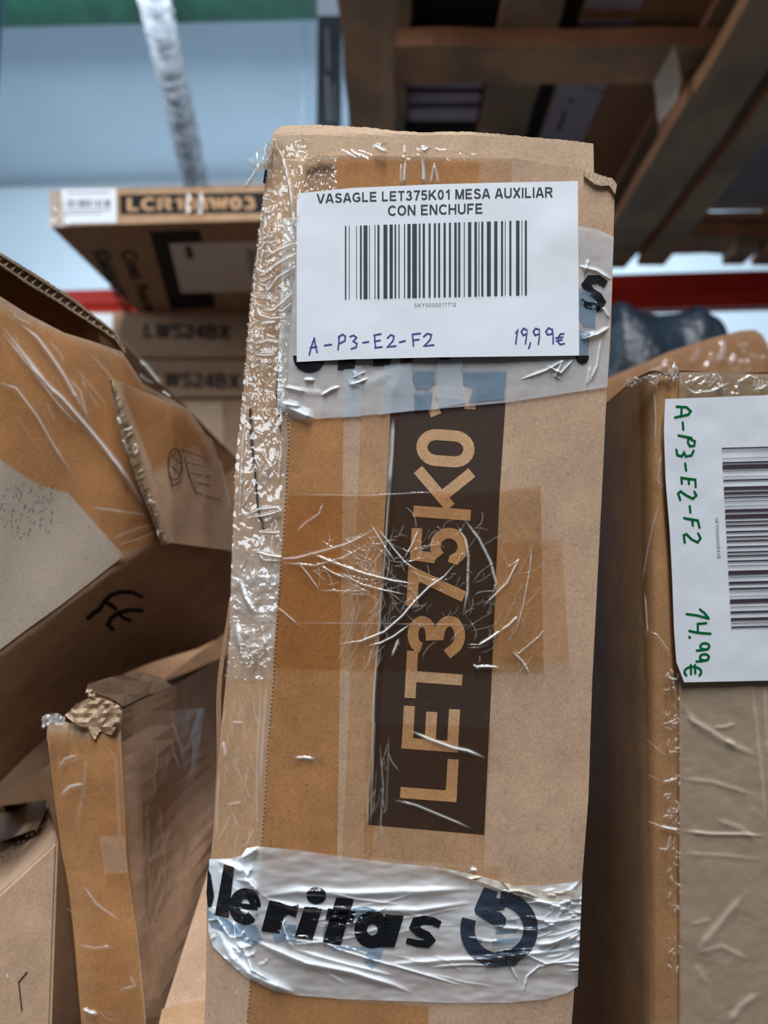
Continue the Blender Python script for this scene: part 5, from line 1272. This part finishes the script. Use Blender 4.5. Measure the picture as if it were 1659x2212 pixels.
# torn overlapping flap (right)
def FT(px, py, off=0.0): return F1(px, py, 0.014 + np.asarray(off))
FTl = [(246, 820), (256, 850), (272, 890), (288, 930), (300, 970), (318, 1030), (335, 1090), (352, 1140), (366, 1172)]
FTr = [(404, 884), (426, 926), (458, 948), (470, 985), (480, 1020), (488, 1060), (495, 1100), (502, 1150), (503, 1190)]
tfp = sheet('torn_flap', FTl, FTr, 6, FT, 0.0, M['kraft'], lc, attr=False)
o_ = [(236, 822), (243, 862), (254, 905), (266, 950), (280, 990), (298, 1045), (318, 1095), (340, 1150), (350, 1178)]
nn2 = 60; a1 = rs(FTl, nn2); a2 = rs(o_, nn2)
a2 = a2 + np.array([[random.uniform(-1.2, 1.2), random.uniform(-1, 1)] for _ in range(nn2)])
mid_ = a1 * 0.5 + a2 * 0.5
V = np.r_[FT(a1[:, 0], a1[:, 1]), FT(mid_[:, 0], mid_[:, 1], 0.001 + RNG.uniform(-.0008, .0008, nn2)), FT(a2[:, 0], a2[:, 1], -0.005), FT(a2[:, 0] + 4, a2[:, 1], -0.010)]
lab(mk('torn_edge', V, gridfaces(4, nn2), M['edge'], lc), 'pale ragged cut edge of the torn flap')
sheet('edge_tape', [(p[0] - 2, p[1]) for p in o_[1:]], [(p[0] + 4, p[1]) for p in FTl[1:]], 2, FT, 0.002, M['film_loose'], lc,
      cl=rand_creases(26, (245, 850, 350, 1180), 72, 25, (10, 40), (2, 5), (0.001, 0.003), (0.5, 1.4), 1.0))
marks = [stroke(arc(378, 1003, 15, 34, 10, 370, 26), 2.6), stroke([(372, 985), (390, 1000), (372, 1008), (388, 1025)], 2), stroke([(392, 972), (430, 985), (448, 992)], 2.2), stroke([(398, 985), (410, 1030), (425, 1065), (480, 1082)], 2.2),
         stroke([(405, 1000), (440, 1008)], 2), stroke([(412, 1022), (455, 1030)], 2), stroke([(418, 1042), (455, 1048)], 2), stroke([(366, 1022), (372, 1050), (392, 1040)], 2.4)]
decal('printed_mark', merge(marks), FT, 0.0012, M['print_far'], tfp)
sheet('clear_tape', [(262, 830), (404, 890), (430, 930)], [(330, 1010), (420, 960), (462, 1000)], 4, FT, 0.0016, M['film_warm'], lc)
# mark on the underside
pu2 = plane3((150, 1360, .385), (330, 1240, .425), (250, 1440, .46))
def FU(px, py, off=0.0):
    px = np.asarray(px, float); py = np.asarray(py, float)
    return pu2(px, py, 0.010 + np.asarray(off))
ce = [stroke([(188, 1338), (200, 1328), (215, 1317), (226, 1300), (240, 1286), (262, 1279), (286, 1280), (309, 1291)], 9), stroke([(228, 1300), (244, 1310), (252, 1318)], 9),
      stroke([(246, 1362), (234, 1350), (240, 1336), (256, 1324), (280, 1318), (310, 1320)], 9), stroke([(256, 1326), (268, 1336), (284, 1342)], 8)]
CE = merge(ce)

# trace onto the built surface so that the ink lies on the board
from mathutils.bvhtree import BVHTree
def on_body(ob, lift=0.0008):
    bv = BVHTree.FromPolygons([tuple(v.co) for v in ob.data.vertices], [tuple(p.vertices) for p in ob.data.polygons])
    return lambda px, py, off=0.0: cast(bv, px, py, off, lift)
def cast(bv, px, py, off, lift):
    out = []
    offs = np.broadcast_to(np.asarray(off, float), np.shape(px))
    for x, y, o__ in zip(np.ravel(px), np.ravel(py), np.ravel(offs)):
        dr = Vector(P(x, y, 1.0) - CAM).normalized()
        h = bv.ray_cast(Vector(CAM), dr)[0]
        p = h if h is not None else Vector(P(x, y, 0.42))
        out.append(np.array(p - dr * (lift + float(o__))))
    return np.array(out)
decal('printed_mark', CE, on_body(bL), 0.0, M['blk'], lc, sub=12)

# ------------------------------------------------------------------ LOWER LEFT CARTONS
def quad_body(name, front_l, front_r, ys, dF, dS, side_x, mat, parent, back=None):
    pass
for nm, x0, x1, y0, y1, z1, lb__ in (('cardboard_box', -0.42, -0.17, 0.86, 1.12, 1.48, 'plain filler carton added to darken the gap behind the upright torn-top carton'),
                              ('cardboard_box', -0.16, -0.075, 0.80, 1.12, 1.46, 'slim filler carton added to darken the gap just left of the big front box')):
    tq = thing(nm, lb__, 'box', ((x0 + x1) / 2, (y0 + y1) / 2, SH))  # filler cartons added to hide the bright wall and darken the gaps
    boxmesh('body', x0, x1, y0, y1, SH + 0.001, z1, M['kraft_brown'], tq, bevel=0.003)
# carton C (standing, damaged top)
cC = thing('cardboard_box', 'narrow upright carton with a crumpled torn top, lower left', 'box', tuple(P(230, 2212, 0.42) * [1, 1, 0] + [0, 0, SH]))
LE = [(1560, 104), (1575, 100), (1657, 110), (1749, 121), (1840, 133), (1900, 146), (2023, 160), (2160, 171), (2212, 176), (3300, 240)]
ME = [(1529, 265), (1611, 261), (1749, 270), (1863, 274), (2023, 297), (2197, 315), (3300, 328)]
dCf = lambda y: 0.365 - 0.00002 * (np.asarray(y, float) - 1600)
rowsC = [1562, 1570, 1585, 1610] + list(range(1640, 2260, 40)) + [2500, 2900, 3200]
V = []
for yr in rowsC:
    le = float(interp(LE, yr)); me_ = float(interp(ME, yr)); 
    xs = np.linspace(le, me_, 14); ys = np.full(14, float(yr))
    if yr < 1620:
        ys = ys + np.interp(xs, [100, 135, 180, 215, 262], [8, -4, 4, -14, -28]) * (1 - (yr - 1562) / 58.0) + RNG.uniform(-2, 2, 14)
    fr = P(xs, ys, dCf(yr) + 0.0012 * np.sin(xs / 19.0) + 0.001 * np.sin(yr / 70.0))
    m0 = fr[-1]
    side = []
    for t in (0.06, 0.14, 0.3, 0.6, 1.0):
        side.append(np.array([m0[0] + 0.001 + t * 0.006 + 0.0015 * math.sin(t * 9 + yr / 90), m0[1] + t * 0.27, m0[2] + 0.012 * t]))
    lbk = np.array([fr[0][0] - 0.002, fr[0][1] + 0.27, fr[0][2]])
    V += list(fr) + side + [lbk]
nc = 20; Fc = []
for i in range(len(rowsC) - 1):
    for j in range(nc):
        j2 = (j + 1) % nc; Fc.append((i * nc + j, i * nc + j2, (i + 1) * nc + j2, (i + 1) * nc + j))
Fc.append(tuple((len(rowsC) - 1) * nc + k for k in range(nc))[::-1])
V = np.array(V); V[:, 2] = np.maximum(V[:, 2], SH + 0.0005)
bC = mk('body', V, Fc, M['kraft'], cC, False)
# torn top: crumpled board pieces
def crumple(name, pts, dep, parent, mat, amp=0.0025, sub=7, th=0.0012):
    """ragged scrap of board: polygon fan filled grid with crumple, given thickness"""
    V2, F2 = subdivide2d([np.array(q, float) for q in pts], [tuple(range(len(pts)))], sub)
    A = np.array(V2); d = dep(A[:, 0], A[:, 1]) + RNG.uniform(-amp, amp, len(A))
    top = P(A[:, 0], A[:, 1], d); bot = P(A[:, 0], A[:, 1], d + th)
    n = len(A); Fc = list(F2) + [tuple(i + n for i in q[::-1]) for q in F2]
    from collections import Counter
    ec = Counter()
    for q in F2:
        for i in range(len(q)): ec[tuple(sorted((q[i], q[(i + 1) % len(q)])))] += 1
    for q in F2:
        for i in range(len(q)):
            a, b = q[i], q[(i + 1) % len(q)]
            if ec[tuple(sorted((a, b)))] == 1: Fc.append((a, a + n, b + n, b))
    return mk(name, np.r_[top, bot], Fc, mat, parent)
crumple('torn_flap', [(188, 1478), (240, 1462), (312, 1451), (345, 1462), (376, 1484), (322, 1500), (266, 1526), (240, 1508), (205, 1496)], lambda x, y: 0.372 + (x - 190) * 0.0004, cC, M['kraft_pale'], 0.0004, 30)
crumple('torn_edge', [(140, 1545), (165, 1520), (200, 1505), (240, 1515), (264, 1528), (258, 1560), (240, 1588), (215, 1580), (205, 1598), (190, 1575), (160, 1562)], lambda x, y: 0.362 + 0 * x, cC, M['kraft_pale'], 0.0014, 10)
crumple('torn_edge', [(190, 1478), (205, 1500), (262, 1528), (258, 1536), (200, 1515), (184, 1500)], lambda x, y: 0.366 + 0 * x, cC, M['edge'], 0.0015, 8)
def SC_(px, py, off=0.0):
    px = np.asarray(px, float); py = np.asarray(py, float)
    return P(px, py, dCf(py) - 0.0027 - np.asarray(off))
lv = []
for j in range(9):
    for i in range(16):
        u = i / 15; v_ = j / 8
        lv.append(P(90 + u * 50 + random.uniform(-1.5, 1.5), 1548 + v_ * 26 - 8 * math.sin(u * 3.1) + random.uniform(-1.5, 1.5), 0.356 + 0.004 * math.cos(v_ * 3.1) + random.uniform(-.0015, .0015)))
mk('loose_film', lv, gridfaces(9, 16), M['film_loose'], cC, True, {'milk_glint': RNG.uniform(0.1, 0.6, 144)})
sheet('clear_tape', [(102, 1580), (190, 1590), (256, 1585)], [(172, 2212), (250, 2212), (312, 2212)], 3, SC_, 0.0004, M['film_warm'], cC,
      cl=[([(125, 1660), (140, 1640), (168, 1630)], 2.2, 0.001, 1.0), ([(130, 1720), (150, 1700), (185, 1692)], 3, 0.001, 1.1), ([(178, 1910), (210, 1955), (262, 1990)], 2, 0.001, 0.7), ([(165, 2040), (200, 2048), (246, 2045)], 2, 0.001, 0.5),
          ([(178, 2178), (195, 2188), (212, 2190)], 4, 0.0015, 1.8), ([(188, 1620), (180, 1720), (160, 1800)], 4, 0.002, 0.2), ([(220, 1600), (250, 1640), (256, 1760), (262, 1860)], 4, 0.0012, 0.2), ([(280, 2105), (292, 2130), (255, 2140)], 2.4, 0.001, 0.5)]
      + rand_creases(12, (120, 1600, 260, 2200), 60, 30, (15, 60), (1.2, 2.2), (0.0002, 0.0005), (0.05, 0.3)))
# square of paler bare board
decal('bare_patch', poly([(214, 1806), (268, 1808), (276, 1884), (226, 1890)]), SC_, 0.0008, M['film_mist'], cC, sub=20)
# film along the dark side
sidep = Plane(V[13 + 20 * 6], np.cross(V[16 + 20 * 6] - V[13 + 20 * 6], V[13 + 20 * 10] - V[13 + 20 * 6]))
sheet('stretch_film', [(268, 1560), (330, 1540), (430, 1530)], [(316, 2212), (325, 2212), (335, 2212)], 3, sidep, 0.0035, M['film_dull'], cC,
      cl=rand_creases(24, (300, 1520, 440, 2000), 95, 8, (60, 200), (2, 4), (0.0004, 0.0012), (0.1, 0.35), 0.1) + [([(424, 1700), (420, 1745)], 6, 0.003, 1.0), ([(355, 1790), (330, 1840), (290, 1870)], 3, 0.001, 0.5), ([(352, 1880), (346, 1930)], 2, 0.001, 0.6)])

# carton D (bottom left)
cD = thing('cardboard_box', 'plain carton in the bottom left corner, its pale top showing', 'box', tuple(P(0, 2212, 0.40) * [1, 1, 0] + [0, 0, SH]))
dD = 0.37
ft = [P(-200, 2105, .35), P(0, 1928, .36), P(126, 1813, .368)]
bt_ = [P(-200, 1760, .52), P(0, 1738, .53), P(103, 1724, .535)]
V = [P(-200, 2105, .35), P(0, 1928, .36), P(126, 1813, .368), P(-200, 1760, .52), P(0, 1740, .52), P(103, 1726, .52)]
bot = []
for k in (0, 1, 2, 3, 4, 5):
    bot.append(np.array([V[k][0] + (0.012 if k == 2 else 0), V[k][1] + (-0.02 if k < 3 else 0), SH + 0.001]))
V2 = V + bot
o = mk('body', V2, [(0, 1, 4, 3), (1, 2, 5, 4), (0, 6, 7, 1), (1, 7, 8, 2), (2, 8, 11, 5), (3, 4, 10, 9), (4, 5, 11, 10), (0, 3, 9, 6), (6, 9, 10, 7), (7, 10, 11, 8)], M['kraft'], cD)
bm = bmesh.new(); bm.from_mesh(o.data); bmesh.ops.recalc_face_normals(bm, faces=bm.faces[:]); bmesh.ops.bevel(bm, geom=[e for e in bm.edges if e.is_manifold and e.calc_face_angle(0) > 0.3], offset=0.0015, segments=3, affect='EDGES'); bm.to_mesh(o.data); bm.free()
onD = on_body(o, 0.0006)
pTop = Plane(V[1], np.cross(V[2] - V[1], V[4] - V[1])); pFr = Plane(V2[1], np.cross(V2[2] - V2[1], V2[7] - V2[1]))
decal('brown_area', poly([(-10, 1742), (100, 1728), (106, 1742), (80, 1790), (-10, 1822)]), onD, 0.0, M['kraft_warm'], cD, sub=12)  # browner area across the back of the top face
decal('printed_mark', merge(text_quad('FOLD OVER', [(-60, 1868), (98, 1788), (90, 1776), (-60, 1848)], 0.0) for _ in range(1)) if False else merge([stroke([(a, b), (a + 5, b - 5)], 3) for a, b in [(0, 1852), (8, 1842), (14, 1848), (22, 1832), (30, 1836), (38, 1822), (48, 1820), (56, 1808), (66, 1804), (76, 1796), (84, 1788), (92, 1782)]]), onD, 0.0006, M['speck'], cD)
decal('arrow_mark', merge([stroke([(60, 2098), (41, 2120), (48, 2182)], 2.6)]), pFr, 0.0006, M['blk'], cD)
decal('staple', merge([stroke([(16, 2100), (19, 2110)], 2)]), pFr, 0.0012, M['paper'], cD)

# carton E (leaning wedge between)
cE = thing('cardboard_box', 'smooth kraft carton wedged low between the upright carton and the big front box', 'box', tuple(P(420, 2212, 0.42) * [1, 1, 0] + [0, 0, SH]))
a_, b_, c_, e_ = P(470, 1812, .485), P(512, 1812, .485), P(455, 2225, .345), P(337, 2225, .345)
g_ = np.array([c_[0], c_[1], SH + 0.001]); h_ = np.array([e_[0] + 0.014, e_[1], SH + 0.001])
bx = np.array([0, 0.08, 0])
V = [a_, b_, c_, g_, h_, e_]; V = V + [q + bx for q in V]
o = mk('body', V, [(0, 1, 2, 5), (5, 2, 3, 4), (6, 11, 8, 7), (11, 10, 9, 8)] + [(i, i + 6, (i + 1) % 6 + 6, (i + 1) % 6) for i in range(6)], M['kraft'], cE)
bm = bmesh.new(); bm.from_mesh(o.data); bmesh.ops.recalc_face_normals(bm, faces=bm.faces[:]); bmesh.ops.bevel(bm, geom=bm.edges[:], offset=0.0015, segments=2, affect='EDGES'); bm.to_mesh(o.data); bm.free()
pE = Plane(a_, np.cross(b_ - a_, c_ - b_))
decal('taped_patch', poly([(350, 2182), (444, 2160), (444, 2222), (342, 2222)]), pE, 0.0006, M['kraft_warm'], cE)

for o in list(bpy.data.objects):
    if o.type == 'MESH' and o.get('kind') is None and o.parent is None and o.get('label') is None:
        print('LOOSE', o.name)
